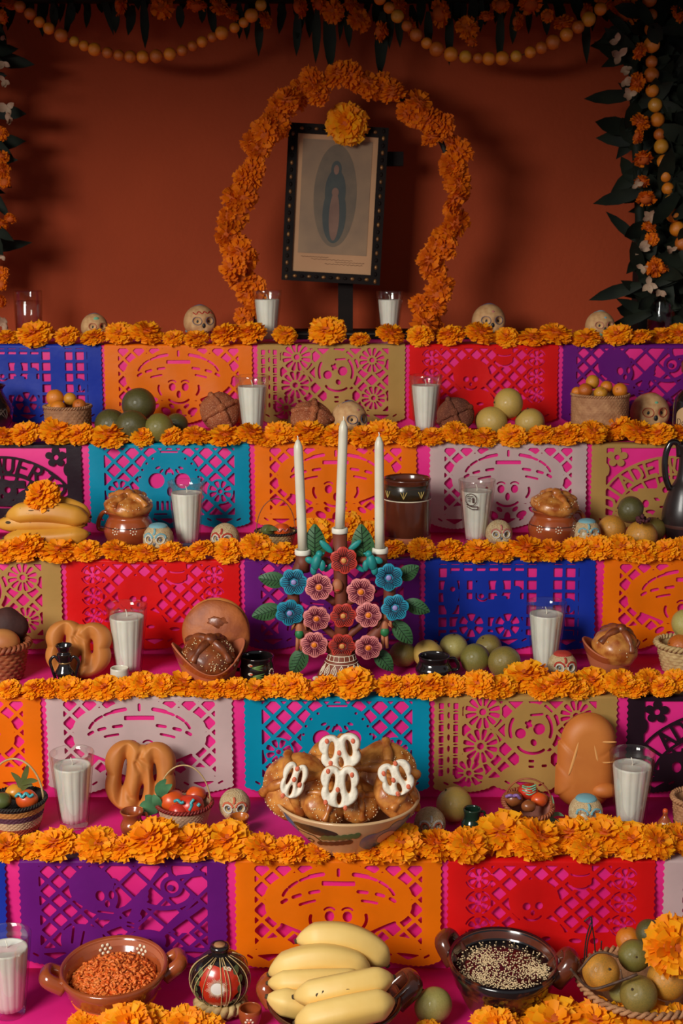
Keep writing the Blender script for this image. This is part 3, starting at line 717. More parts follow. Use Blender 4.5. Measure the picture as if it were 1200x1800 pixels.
def skull(px, py, t, wpx, label, kind='sugar', style=0, rz=0.0, rx=0.0, grp=None):
    p = base(px, py, t); s = wpx * mpp(p) / 0.92
    o = thing('sugar_skull' if kind == 'sugar' else 'amaranth_skull', label, 'skull', p, group='decorated skulls', rot=(rx, 0, rz))
    o.scale = (s, s, s)
    k = lambda n, m, mat_: m.build(n, mat_, body)
    body = link('cranium', ME_SK[kind][style % len(ME_SK[kind])], o, (0, 0, 0.46))
    if kind == 'sugar':
        for sx in (-1, 1):
            m = MB(); m.ball(fp(sx * 0.19, 0.06, -0.115), (.055, .03, .05), 12, 8); k('eye', m, M_DARK)
            m = MB(); a = [(sx * .19 + .125 * math.cos(q), .07 + .115 * math.sin(q)) for q in np.linspace(0, 2 * math.pi, 13)[:-1]]
            m.tube(smooth_path([fp(u, v, -0.02) for u, v in a], 3, True), 0.010, 6, closed=True); k('eye_ring', m, (I_RED, I_GREYB, I_PINK)[style % 3])
        m = MB(); m.ball(fp(0, -0.07, -0.05), (.055, .04, .075), 12, 8); k('nose', m, M_DARK)
        m = MB()
        zz = [(-.22 + .055 * i, -.25 + (.045 if i % 2 else -.035)) for i in range(9)]
        stroke(m, zz, 0.018, -0.01); k('mouth', m, (M_DARK, I_MINT, I_MINT, I_RED)[style % 4])
        if style % 4 in (1, 2):
            m = MB(); m.ball(fp(-.09, -.22, -0.02), (.12, .03, .06), 12, 8); m.ball(fp(.11, -.22, -0.02), (.12, .03, .06), 12, 8); k('moustache', m, I_MINT)
        m = MB()
        if style == 0: m.ball(fp(-.03, .33, -.01), (.1, .04, .07), 12, 8); k('forehead_dot', m, I_MINT)
        elif style == 4: stroke(m, [(-.27, .30), (-.2, .25), (-.12, .33), (-.04, .27), (.04, .33), (.12, .27), (.2, .32), (.27, .26)], .02, -.004); k('forehead_icing', m, I_RED)
        else: m.ball(fp(.02, .30, -.015), (.05, .03, .045), 10, 7); k('forehead_dot', m, (I_MINT, I_PINK, I_BLUE)[style % 3])
        m = MB(); m.tube(smooth_path([(-.30, .05, .36), (-.15, .0, .46), (0, -.03, .50), (.15, .0, .46), (.32, .05, .34)], 5), .035, 7, flat=.6); k('crown_band', m, (I_GREYB, I_GREYB, I_BLUE, I_RED)[style % 4])
        m = MB()
        for sx in (-1, 1):
            for q in range(3): m.ball((sx * (.40 - .02 * q), -.02 + .1 * q, .16 - .2 * q), (.03, .08, .05), 8, 6)
        k('side_icing', m, (I_BLUE, I_RED, I_GREYB, I_PINK)[style % 4])
    else:
        cols = [(I_BLUE, I_RED, I_WHITE), (I_ORAN, I_RED, I_WHITE), (I_WHITE, I_RED, I_ORAN), (I_BLUE, I_WHITE, I_PINK), (I_RED, I_RED, I_WHITE), (I_RED, I_ORAN, I_WHITE), (I_PINK, I_PINK, I_WHITE)][style % 7]
        for sx in (-1, 1):
            m = MB(); m.ball(fp(sx * 0.19, 0.06, -0.125), (.085, .045, .085), 12, 8); k('eye', m, I_WHITE if style in (2, 3) else M_SILV)
            m = MB(); a = [(sx * .19 + .12 * math.cos(q), .07 + .12 * math.sin(q)) for q in np.linspace(0, 2 * math.pi, 15)[:-1]]
            if style in (3,):
                for (u, v) in a[::2]: m.ball(fp(sx * .19 + (u - sx * .19) * 1.25, .07 + (v - .07) * 1.25, 0.0), (.024,) * 3, 7, 5)
                k('eye_dots', m, I_RED)
            else:
                m.tube(smooth_path([fp(u, v, -0.01) for u, v in a], 2, True), 0.024, 6, closed=True); k('eye_ring', m, cols[2])
        m = MB(); m.ball(fp(0, -0.07, -0.055), (.05, .03, .07), 10, 7); k('nose', m, M_SILV)
        m = MB()
        stroke(m, [(-.34, .10), (-.30, .20), (-.19, .245), (-.08, .20), (-.05, .12)], .036, -.008); stroke(m, [(.34, .10), (.30, .20), (.19, .245), (.08, .20), (.05, .12)], .036, -.008); stroke(m, [(-.02, .22), (.01, .30), (-.01, .38)], .042, -.008)
        k('forehead_icing', m, cols[1] if style in (1, 5) else cols[0])
        m = MB(); m.ball((0, 0, .40), (.30, .30, .115), 20, 8); k('crown_icing', m, cols[0] if style in (0, 2, 3, 4, 6) else cols[1]) if style in (0, 3, 4) else None
        m = MB()
        for i in range(7):
            x = -.18 + .06 * i; m.ball(fp(x, -.28, -0.015), (.024, .03, .05), 7, 6)
        k('teeth', m, I_WHITE)
        m = MB(); stroke(m, [(-.22, -.21), (-.1, -.19), (0, -.21), (.1, -.19), (.22, -.21)], .024, -.005); k('mouth_icing', m, cols[1])
    return o
skull(167, 600, 1, 46, 'cream sugar skull half hidden by marigolds, green dot on forehead, top tier', 'sugar', 0, 0.45)
skull(352, 596, 1, 56, 'cream sugar skull with dark zigzag mouth, left of the marigold arch', 'sugar', 4, 0.35)
skull(858, 596, 1, 58, 'cream sugar skull with red eye rings and green moustache, right of the arch', 'sugar', 1, 0.15)
skull(1053, 600, 1, 50, 'cream sugar skull with green moustache near the right water glass', 'sugar', 2, 0.2)
skull(613, 770, 2, 62, 'cream sugar skull turned aside behind the middle taper candle', 'sugar', 1, 0.6)
skull(1140, 760, 2, 66, 'cream sugar skull with red teeth between palm basket and dark bottle', 'sugar', 3, 0.12)
skull(279, 974, 3, 52, 'grainy skull with pale blue crown beside the bread-topped clay pot', 'amaranth', 0, -0.15)
skull(396, 972, 3, 50, 'grainy skull with red brow icing beside the small palm basket', 'amaranth', 1, -0.2)
skull(876, 962, 3, 46, 'pale grainy skull with grey eyes beside the emblem glass', 'amaranth', 6, 0.1)
skull(1030, 962, 3, 48, 'pale skull with white eyes and blue crown beside citrus fruit', 'amaranth', 3, 0.0)
skull(987, 1196, 4, 50, 'grainy skull with red crown icing before the candle, fourth tier', 'amaranth', 4, 0.1)
skull(413, 1442, 5, 54, 'straw-coloured skull with orange brow icing behind the tiny yellow mug', 'amaranth', 5, 0.05)
skull(755, 1474, 5, 54, 'orange-faced skull with pale swirl beside the painted bread bowl', 'amaranth', 2, 0.05)
skull(1028, 1456, 5, 58, 'pale skull with red dots round the eyes before the tall loaf', 'amaranth', 3, 0.05)

# ------------------------------------------------------------------ fruit
def citrus_mat(name, a, b): return pm(name, a, b, scale=14, rough=0.38, bump=0.25, bscale=420, coat=0.15, lo=0.3, hi=0.7)
FR = {'green': citrus_mat('dark_green_peel', srgb(74, 70, 36), srgb(96, 88, 44)), 'olive': citrus_mat('olive_peel', srgb(146, 122, 54), srgb(120, 106, 50)), 'yellow': citrus_mat('yellow_green_peel', srgb(204, 164, 78), srgb(186, 156, 82)),
      'orange': citrus_mat('ripe_orange_peel', srgb(218, 144, 44), srgb(176, 128, 52)), 'tejo': citrus_mat('hawthorn_fruit_peel', srgb(226, 136, 30), srgb(212, 116, 28)), 'tejoy': citrus_mat('yellow_hawthorn_peel', srgb(206, 150, 40), srgb(214, 132, 34)), 'tejor': citrus_mat('russet_hawthorn_peel', srgb(176, 84, 26), srgb(206, 112, 30)),
      'pale': citrus_mat('pale_green_peel', srgb(186, 172, 96), srgb(170, 156, 84)), 'limegreen': citrus_mat('lime_peel', srgb(110, 108, 48), srgb(134, 118, 54))}
M_STEMB = pm('dry_stem', srgb(70, 52, 34), rough=0.9)
def fruit_mesh(seed, kind):
    rs = np.random.RandomState(seed); sq = rs.uniform(.92, 1.0)
    def fn(D, V):
        z = D[..., 2]
        V = V * np.array((1, 1, sq))
        V[..., 2] -= 0.07 * np.exp(-((1 - z) / .03)) - 0.05 * np.exp(-((1 + z) / .03))
        return V * (1 + 0.012 * np.sin(D[..., 0] * 4 + seed) * np.sin(D[..., 1] * 5 + 1))[..., None]
    return MB().ball((0, 0, 0), 1.0, 32, 22, fn=fn).mesh('fruit', FR[kind])
ME_FR = {k: fruit_mesh(i, k) for i, k in enumerate(FR)}
ME_SCAR = MB().lathe([(0, 1.0), (.03, .99), (.06, .955), (.075, .93), (.05, .90)], 9).mesh('stem_scar', M_STEMB)
def fruit(p, r, kind, label, name='citrus_fruit', cat='fruit', group=None, rot=None):
    o = link(name, ME_FR[kind], None, p, rot if rot is not None else (random.uniform(-1.6, 1.2), random.uniform(-.9, .9), random.uniform(0, 6)), r)
    link('stem_scar', ME_SCAR, o)
    return tag(o, label, cat, group)
def fruit_px(cx, cy, r, t, kind, label, dy=0.0, rest=True, **kw):
    """a fruit whose outline is centred on a photo pixel and which stands on tread t"""
    rm = r * mpp((0, YF[t] + 0.08, ZT[t]))
    for _ in range(3):
        z = ZT[t] + rm * 1.01 + .001 if rest else None
        p = on_z(cx, cy, z) if rest else on_y(cx, cy, YF[t] + dy)
        rm = r * mpp(p)
    if rest: p[1] = min(max(p[1], YF[t] + rm * .6), YF[t - 1] - rm - 0.012)
    if rest:
        d = ray(cx, cy); p[0] = d[0] * p[1] / d[1]
    return fruit(p, rm, kind, label, **kw)
G2 = 'dark green citrus on the second tier'
fruit_px(195, 747, 29, 2, 'green', 'dark green citrus lying beside the small round basket', group=G2)
fruit_px(310, 747, 21, 2, 'green', 'smaller dark green citrus at the right end of its pile', group=G2)
fruit_px(232, 752, 29, 2, 'green', 'dark green citrus beneath the topmost one', group=G2)
fruit_px(279, 752, 26, 2, 'limegreen', 'olive green citrus in front of the dark pile', group=G2)
fruit_px(244, 711, 30, 2, 'green', 'large dark green citrus on top of the pile', rest=False, dy=0.13, group=G2)
G3 = 'yellow citrus on the second tier'
fruit_px(864, 742, 28, 2, 'yellow', 'pale yellow citrus, left of the trio before the red banner', group=G3)
fruit_px(931, 742, 26, 2, 'yellow', 'pale yellow citrus, right of the trio before the red banner', group=G3)
fruit_px(893, 709, 27, 2, 'yellow', 'golden citrus on top of the trio before the red banner', rest=False, dy=0.11, group=G3)
fruit_px(852, 738, 19, 2, 'olive', 'small olive citrus behind the yellow trio', group=G3)
G4 = 'citrus on the third tier'
fruit_px(1075, 930, 25, 3, 'orange', 'yellow-orange citrus beside the pale skull, third tier', group=G4)
fruit_px(1127, 942, 28, 3, 'orange', 'bright yellow-orange citrus in front, third tier', group=G4)
fruit_px(1108, 896, 24, 3, 'green', 'dull green citrus on top of the third-tier pile', rest=False, dy=0.11, group=G4)
fruit_px(1148, 930, 22, 3, 'olive', 'olive citrus behind, next to the black jug', group=G4)
m = MB(); rs2 = np.random.RandomState(3)
for i in range(22):
    d = rs2.normal(size=3); d /= np.linalg.norm(d); m.ball(d * (.012, .008, .007), (.0055, .0035, .003), 7, 5, M=rotm(*rs2.uniform(0, 3, 3)))
p = on_y(1130, 913, YF[3] + .035)
tag(m.build('dried_flower', pm('wine_petals', srgb(84, 28, 38), srgb(58, 20, 30), scale=90, rough=0.8), loc=p), 'crumpled wine-red dried flower on the third-tier citrus', 'flower')
G5 = 'olive citrus on the fourth tier'
for (x, y, r, k, lab) in ((708, 1150, 24, 'olive', 'leftmost olive citrus, beside the candelabra leaves'), (752, 1150, 27, 'yellow', 'yellow-olive citrus behind the black mug'), (797, 1137, 25, 'pale', 'olive citrus behind, second from the black mug'),
                          (858, 1138, 24, 'olive', 'olive citrus behind, before the cart wheel of the blue banner'), (835, 1158, 27, 'limegreen', 'green-olive citrus in front of the row'), (886, 1164, 29, 'olive', 'yellow-olive citrus at the right end of the row')):
    fruit_px(x, y, r, 4, k, lab, group=G5)
fruit_px(798, 1414, 32, 5, 'yellow', 'single pale yellow citrus between painted bowl and green jug')
fruit_px(761, 1768, 34, 6, 'pale', 'single pale green citrus beside the bananas, bottom tier')

# ------------------------------------------------------------------ baskets
M_PALM = pm('palm_straw', srgb(188, 136, 92), srgb(160, 108, 70), scale=60, rough=0.75, bump=0.4, bscale=300)
M_PALMD = pm('dark_palm_straw', srgb(168, 120, 82), srgb(142, 98, 66), scale=60, rough=0.75, bump=0.5, bscale=260)
M_WICK2 = pm('brown_wicker', srgb(170, 92, 52), srgb(140, 70, 40), scale=40, rough=0.6, bump=0.3, bscale=200)
M_STRAW = pm('pale_straw', srgb(206, 176, 120), srgb(184, 150, 96), scale=60, rough=0.7, bump=0.3, bscale=260)
M_STRIPE = [pm('weave_' + n, c, tuple(v * .8 for v in c[:3]) + (1,), scale=90, rough=.75, bump=.4, bscale=300) for n, c in (('rust', srgb(168, 70, 38)), ('cream', srgb(206, 172, 128)), ('violet', srgb(92, 48, 66)), ('ochre', srgb(196, 130, 62)), ('dark', srgb(40, 32, 26)))]
M_REDR = pm('red_braid', srgb(150, 40, 30), srgb(120, 30, 24), scale=50, rough=.6)
def woven(mb, r0, r1, h, rows, stakes, amp, wall=0.004, mi=None, sq=(1, 1), lean=None):
    sub = 3; n = rows * sub
    zs = np.linspace(0, h, n + 1)
    seg = stakes * 4
    th = np.linspace(0, 2 * np.pi, seg, endpoint=False)
    V = []; F = []; I = []
    for i, z in enumerate(zs):
        q = z / h; r = r0 + (r1 - r0) * (q ** 0.8)
        row = min(i // sub, rows - 1); ph = (row % 2) * np.pi
        edge = abs(((i % sub) / sub) - 0.5) * 2 if i < n else 1
        rr = r + amp * np.sin(th * stakes + ph) * (1 - 0.75 * (i % sub == 0)) - amp * 0.8 * (i % sub == 0)
        V.append(np.stack([rr * np.cos(th) * sq[0], rr * np.sin(th) * sq[1], np.full(seg, z)], 1))
    for i in range(n):
        for j in range(seg):
            j2 = (j + 1) % seg; F.append((i * seg + j, i * seg + j2, (i + 1) * seg + j2, (i + 1) * seg + j)); I.append(0 if mi is None else mi[min(i // sub, rows - 1) % len(mi)])
    k = len(V)
    for q, z in ((1.0, h), (.7, h * .7), (.3, h * .3), (0.06, h * .08)):
        r = r0 + (r1 - r0) * (q ** .8) - wall
        V.append(np.stack([r * np.cos(th) * sq[0], r * np.sin(th) * sq[1], np.full(seg, z)], 1))
    for i in range(k - 1, k + 3):
        for j in range(seg):
            j2 = (j + 1) % seg; F.append((i * seg + j, i * seg + j2, (i + 1) * seg + j2, (i + 1) * seg + j)); I.append(0 if mi is None else mi[-1])
    F.append(tuple((k + 3) * seg + j for j in range(seg))); I.append(0); F.append(tuple(range(seg))[::-1]); I.append(0)
    b = mb.n; mb.add(np.concatenate(V), F); mb.I[-len(F):] = I
    return mb
def braid(mb, r, z, rad, n, sq=(1, 1), mi=0):
    th = np.linspace(0, 2 * np.pi, n * 6, endpoint=False)
    for ph in (0, np.pi):
        mb.tube(np.stack([(r + rad * np.cos(n * th + ph)) * np.cos(th) * sq[0], (r + rad * np.cos(n * th + ph)) * np.sin(th) * sq[1], z + rad * np.sin(n * th + ph)], 1), rad * .95, 5, closed=True, mi=mi)
    return mb
def hoop(mb, r, h, z0, rad, tilt=0.0, ang=0.0, lean=0.0):
    a = np.linspace(0, np.pi, 25); P = np.stack([r * np.cos(a), lean * np.sin(a), z0 + h * np.sin(a)], 1)
    return mb.tube(P @ rotm(0, 0, ang).T, rad, 7)
def dims(px, py, t): p = base(px, py, t); return p, mpp(p)
def pile(cx, cy, cz, spots, kinds, labels, group, name='hawthorn_fruit'):
    for (dx, dy, dz, r), k, l in zip(spots, kinds, labels): fruit((cx + dx, cy + dy, cz + dz), r, k, l, name=name, group=group)

# second tier: two straight palm baskets of hawthorn fruit
p, s = dims(121, 775, 2); H = 60 * s; R = 41 * s
o = thing('palm_basket', 'small round palm basket of orange hawthorn fruit before the blue banner', 'basket', p, group='palm baskets')
woven(MB(), R * .96, R, H, 12, 26, .0009).build('body', M_PALMD, o); braid(MB(), R - .001, H, .0022, 26).build('rim', M_PALMD, o)
for i, (dx, dz, r, k, dy, l) in enumerate(((-23, 14, 15.5, 'tejo', .010, 'large orange hawthorn fruit, top left of the small basket'), (-13, -1, 13.5, 'tejo', -.022, 'orange hawthorn fruit in front, small basket'), (3, 12, 11.5, 'tejoy', 0.012, 'yellowish hawthorn fruit with dark eye, small basket'), (22, 2, 12, 'tejor', -.008, 'russet hawthorn fruit, right of the small basket'), (-30, -4, 9, 'tejoy', .0, 'half-sunk hawthorn fruit at the rim of the small basket'))):
    fruit((p[0] + dx * s, p[1] + dy, p[2] + H + dz * s), r * s, k, l, name='hawthorn_fruit', group='hawthorn fruit in the small basket')
p, s = dims(1052, 770, 2); H = 76 * s; R = 50 * s
o = thing('palm_basket', 'wide straight palm basket of hawthorn fruit before the topmost purple banner', 'basket', p, group='palm baskets')
woven(MB(), R * .97, R, H, 18, 40, .0006).build('body', M_PALM, o); braid(MB(), R - .001, H, .002, 34).build('rim', M_PALM, o)
for (dx, dz, r, k, dy, l) in ((-13, 21, 12.5, 'tejoy', 0.01, 'yellow hawthorn fruit on top of the wide basket'), (12, 12, 11, 'tejo', .012, 'orange hawthorn fruit, upper right in the wide basket'), (32, 8, 13, 'tejo', -.012, 'big orange hawthorn fruit at the right of the wide basket'), (-28, 8, 12.5, 'tejor', -.010, 'russet hawthorn fruit with dark patch, wide basket'), (-3, 4, 12, 'tejoy', -.022, 'yellow-orange hawthorn fruit in front, wide basket'), (-41, 4, 9, 'tejo', .004, 'small hawthorn fruit at the left rim of the wide basket')):
    fruit((p[0] + dx * s, p[1] + dy, p[2] + H + dz * s), r * s, k, l, name='hawthorn_fruit', group='hawthorn fruit in the wide basket')

# candy in the little handled baskets
def ic2(n, c): return pm(n, c, tuple(v * .82 for v in c[:3]) + (1,), scale=50, rough=.35, coat=.2)
C_OR, C_RED, C_GRN, C_YEL, C_TEAL, C_LIL, C_BRN, C_LEAF = ic2('candy_orange', srgb(226, 88, 30)), ic2('candy_red', srgb(214, 54, 30)), ic2('candy_green', srgb(96, 104, 54)), ic2('candy_yellow', srgb(226, 150, 40)), ic2('candy_teal', srgb(60, 164, 170)), ic2('candy_lilac', srgb(150, 110, 176)), ic2('candy_brown', srgb(150, 82, 40)), pm('paper_leaf', srgb(92, 150, 100), srgb(70, 122, 84), scale=40, rough=.6, translucent=.2)
def candy(o, x, y, z, r, m_, label, sub=None):
    q = MB().ball((0, 0, 0), (r, r * .9, r * .8), 14, 10, fn=lambda D, V: V * (1 + .06 * np.sin(D[..., 0] * 5 + x * 900) * np.sin(D[..., 1] * 4))[..., None])
    c = q.build('candied_fruit', m_, None, loc=(o.location[0] + x, o.location[1] + y, o.location[2] + z))
    tag(c, label, 'sweet', 'candied sweets in the little baskets')
    return c
def leafy(path, w, parent, name='leaf', mat_=C_LEAF, loc=None):
    P = smooth_path(path, 4); n = len(P); m = MB(); T = np.gradient(P, axis=0)
    S = np.cross(T, (0.15, -1, .1)); S /= np.linalg.norm(S, axis=1, keepdims=True)
    V = []; F = []
    for i in range(n):
        ww = w * math.sin(math.pi * (0.1 + 0.88 * i / (n - 1))) ** .8
        V += [P[i] - S[i] * ww, P[i] + np.array((0, .12 * ww, 0)), P[i] + S[i] * ww]
    for i in range(n - 1):
        for k in (0, 1): F.append((i * 3 + k, i * 3 + k + 1, i * 3 + k + 4, i * 3 + k + 3))
    V = np.array(V); nn = len(V)
    V2 = V + np.array((0, .0012, 0)); m.add(np.concatenate([V, V2]), F + [tuple(nn + i for i in f[::-1]) for f in F])
    return m.build(name, mat_, parent, loc=loc)
def squiggle(c, pts, r, m_, name='icing'):
    return MB().tube(smooth_path(pts, 5), r, 6).build(name, m_, c)
# third tier small basket
p, s = dims(485, 962, 3); R = 36 * s
o = thing('handled_basket', 'small straw basket with thin hoop handle, beside the left taper candle', 'basket', p, group='little handled baskets')
woven(MB(), R * .72, R, 28 * s, 8, 30, .0008).build('body', M_STRAW, o); braid(MB(), R, 28 * s, .0016, 24).build('rim', M_STRIPE[4], o)
hoop(MB(), R * .98, 58 * s, 28 * s, .0011, ang=.3).build('handle', M_WICK2, o)
c = candy(o, .012, 0, 30 * s, 15 * s, C_OR, 'orange candied sweet with pink squiggle in the third-tier basket'); squiggle(c, [(-.010, -.014, .004), (-.004, -.017, .0), (.002, -.016, .006), (.008, -.014, .0), (.013, -.012, .006)], .0012, I_PINK)
candy(o, -.016, .004, 29 * s, 13 * s, C_GRN, 'green candied sweet in the third-tier basket')
leafy([(-.02, -.01, 30 * s), (-.008, -.018, 36 * s), (.006, -.016, 33 * s)], .005, o, mat_=C_GRN)
p2 = base(445, 968, 3)
m = MB(); m.ball((0, 0, .017), (.021, .017, .017), 18, 12); m.ball((.022, -.006, .012), (.012, .010, .010), 12, 8)
q = m.build('candied_fruit', pm('magenta_candy', srgb(176, 26, 92), srgb(150, 18, 80), scale=30, rough=.5), None, loc=p2); tag(q, 'magenta candied fruit beside the third-tier basket', 'sweet')
MB().ball((.004, -.008, .031), (.010, .007, .005), 10, 6).build('red_top', C_RED, q)
# fifth tier: striped basket, pale basket, tilted basket
p, s = dims(30, 1458, 5); R = 52 * s; HB = 56 * s
o = thing('handled_basket', 'striped handled basket of sweets at the left end of the fifth tier', 'basket', p, group='little handled baskets')
woven(MB(), R * .72, R, HB, 16, 34, .0010, mi=[0, 0, 0, 0, 1, 1, 1, 1, 2, 2, 2, 3, 3, 3, 4, 4]).build('body', M_STRIPE, o)
MB().lathe([(0, 0), (R * .74, 0), (R * .76, .003), (R * .74, .006), (0, .006)], 40).build('foot', M_STRIPE[4], o)
hoop(MB(), R * .93, 74 * s, HB, .0018).build('handle', M_STRAW, o)
braid(MB(), R, HB, .002, 30).build('rim', M_STRIPE[4], o)
cc = candy(o, .022, -.010, HB + .004, 20 * s, C_OR, 'orange candied sweet with turquoise icing in the striped basket')
squiggle(cc, [(-.016, -.014, .010), (-.010, -.013, .015), (-.004, -.016, .010), (.002, -.013, .016), (.008, -.013, .010), (.014, -.010, .013)], .0028, C_TEAL)
candy(o, -.022, -.014, HB + .002, 19 * s, C_GRN, 'green candied sweet in the striped basket'); candy(o, -.004, .016, HB + .006, 17 * s, C_YEL, 'yellow candied sweet in the striped basket')
lp = thing('paper_sprig', 'green paper sprig sticking up from the striped basket', 'sprig', (o.location[0] + .008, o.location[1] + .01, o.location[2] + HB + .010))
for P in ([(0, 0, 0), (-.004, 0, .02), (-.016, 0, .034)], [(0, 0, .01), (.008, 0, .03), (.014, 0, .05)], [(0, 0, .012), (.016, -.004, .020), (.030, -.004, .020)], [(0, 0, 0), (.010, 0, .012), (.020, 0, .010)]): leafy(P, .005, lp, mat_=C_GRN)
p, s = dims(325, 1452, 5); R = 48 * s; HB = 42 * s
o = thing('handled_basket', 'pale straw basket with red rim and hoop handle, sweets inside, fifth tier', 'basket', p, group='little handled baskets')
woven(MB(), R * .74, R, HB, 11, 34, .0007).build('body', pm('ivory_straw', srgb(206, 168, 134), srgb(188, 148, 116), scale=60, rough=.75, bump=.3, bscale=260), o)
braid(MB(), R, HB, .0022, 26).build('rim', M_REDR, o); hoop(MB(), R * .95, 70 * s, HB, .0013).build('handle', M_STRAW, o)
for (dx, dy, dz, r, m_, l) in ((-22, .0, 4, 24, C_OR, 'large orange candied sweet at the left of the red-rimmed basket'), (12, -.012, 0, 24, C_RED, 'red candied sweet with turquoise icing in the red-rimmed basket'), (18, .022, 6, 18, C_OR, 'orange-yellow candied sweet at the back of the red-rimmed basket'), (-8, -.026, -4, 17, C_RED, 'red candied sweet in front in the red-rimmed basket')):
    c = candy(o, dx * s, dy, HB + dz * s, r * s, m_, l)
    if 'turquoise' in l:
        squiggle(c, [(-.026, -.014, .014), (-.020, -.016, .017), (-.014, -.018, .013), (-.009, -.019, .015)], .0028, C_TEAL); squiggle(c, [(.000, -.020, .0), (.004, -.018, .008), (.003, -.017, .012), (.008, -.014, .018)], .0028, C_TEAL); squiggle(c, [(.014, -.016, .006), (.018, -.014, .010)], .0034, C_TEAL)
lp = thing('paper_leaves', 'green crepe leaves at the left of the red-rimmed basket', 'paper leaves', (p[0] - R * .95, p[1] - .012, p[2] + HB * .82))
for P in ([(0, 0, 0), (-.016, -.006, .012), (-.030, -.006, .010)], [(0, 0, 0), (-.012, -.004, .020), (-.020, -.004, .028)], [(0, 0, -.002), (-.018, -.008, .0), (-.036, -.006, -.004)], [(.004, 0, 0), (.0, -.008, .018), (-.006, -.006, .030)], [(.006, .004, .02), (.012, .0, .036), (.026, .0, .046)], [(.004, .004, .022), (.004, .002, .04), (.016, .0, .056)]): leafy(P, .008, lp)
p, s = dims(922, 1452, 5); R = 43 * s; HB = 36 * s
o = thing('handled_basket', 'tilted brown-rimmed basket of sweets below the gold banner, fifth tier', 'basket', p + np.array((0, 0, .0085)), group='little handled baskets', rot=(0.22, 0.10, 0))
woven(MB(), R * .72, R, HB, 9, 30, .0008).build('body', pm('rosy_straw', srgb(178, 112, 92), srgb(150, 90, 74), scale=60, rough=.75), o)
braid(MB(), R, HB, .0026, 22).build('rim', M_WICK2, o); hoop(MB(), R * .96, 52 * s, HB, .0016, ang=-.25).build('handle', M_WICK2, o)
for (dx, dy, dz, r, m_, l) in ((-22, -.004, 7, 17, C_BRN, 'brown sweet with lilac icing in the tilted basket'), (6, .012, 14, 18, C_RED, 'red sweet with pale green stripes in the tilted basket'), (24, .0, 4, 15, C_OR, 'orange sweet in the tilted basket'), (2, -.024, 2, 13, C_BRN, 'pale brown sweet in front in the tilted basket')):
    c = candy(o, dx * s, dy, HB + dz * s, r * s, m_, l)
    if 'lilac' in l: squiggle(c, [(-.014, -.010, .008), (-.008, -.014, .012), (-.002, -.012, .010), (.004, -.016, .013), (.010, -.014, .006)], .003, C_LIL)
    if 'stripes' in l:
        for k in range(4): squiggle(c, [(-.012, -.008 - .003 * (k % 2), .003 + .004 * k), (0, -.016 + .002 * k, .000 + .004 * k), (.012, -.010, .004 + .004 * k)], .0012, I_MINT, 'icing_stripe')
tie = thing('ribbon_tie', 'pale green ribbon tied at the right of the tilted basket', 'ribbon', (p[0] + R * 1.0, p[1] - .006, p[2] + .018))
for P in ([(0, 0, 0), (.004, 0, .018), (.002, 0, .040)], [(0, 0, 0), (.010, -.004, -.006), (.028, -.006, -.012)], [(0, 0, 0), (.006, -.006, -.010), (.014, -.008, -.017)], [(0, 0, 0), (.012, 0, .006), (.024, 0, .002)]): leafy(P, .0035, tie, 'ribbon_end', pm('mint_ribbon', srgb(130, 176, 132), srgb(110, 156, 116), scale=40, rough=.5))
# fifth tier right edge, fourth tier edges
p, s = dims(1222, 1462, 5)
o = thing('straw_basket', 'straw basket cut off by the right edge, fifth tier', 'basket', p, group='straw baskets'); woven(MB(), 36 * s, 42 * s, 62 * s, 10, 22, .0014).build('body', M_PALM, o); braid(MB(), 42 * s, 62 * s, .003, 20).build('rim', M_PALM, o)
p, s = dims(2, 1192, 4); R = 50 * s; HB = 62 * s
o = thing('wicker_basket', 'brown wicker basket of rolls at the left end of the fourth tier', 'basket', p, group='wicker baskets')
woven(MB(), R * .74, R, HB, 9, 18, .0022).build('body', M_WICK2, o); braid(MB(), R, HB, .0042, 18).build('rim', M_WICK2, o)
M_ROLL = pm('bread_roll_crust', srgb(206, 140, 74), srgb(178, 104, 52), scale=16, rough=.55)
M_RYE = pm('dark_bread_crust', srgb(78, 38, 30), srgb(58, 28, 24), scale=18, rough=.75, bump=.3, bscale=60)
tag(MB().ball((0, 0, 0), (.034, .028, .026), 24, 16).build('bread_roll', M_ROLL, None, loc=(p[0] + .008, p[1] - .014, p[2] + HB + .006)), 'smooth golden roll in the left wicker basket', 'bread')
tag(MB().ball((0, 0, 0), (.045, .03, .036), 24, 16, fn=lambda D, V: V * (1 + .05 * np.sin(D[..., 0] * 7))[..., None]).build('bread_loaf', M_RYE, None, loc=(p[0] + .004, p[1] + .026, p[2] + HB + .026)), 'dark brown loaf behind the golden roll, left wicker basket', 'bread')
p, s = dims(1200, 1180, 4); R = 48 * s; HB = 50 * s
o = thing('wicker_basket', 'pale wicker basket of fruit at the right end of the fourth tier', 'basket', p, group='wicker baskets')
woven(MB(), R * .72, R, HB, 8, 18, .0020).build('body', M_STRAW, o); braid(MB(), R, HB, .0036, 18).build('rim', M_STRAW, o)
fruit((p[0] + .004, p[1] + .004, p[2] + HB + .036), 28 * s, 'pale', 'pale yellow fruit on top of the right wicker basket')
fruit((p[0] - .012, p[1] - .016, p[2] + HB - .002), 22 * s, 'tejor', 'russet fruit low in the right wicker basket')

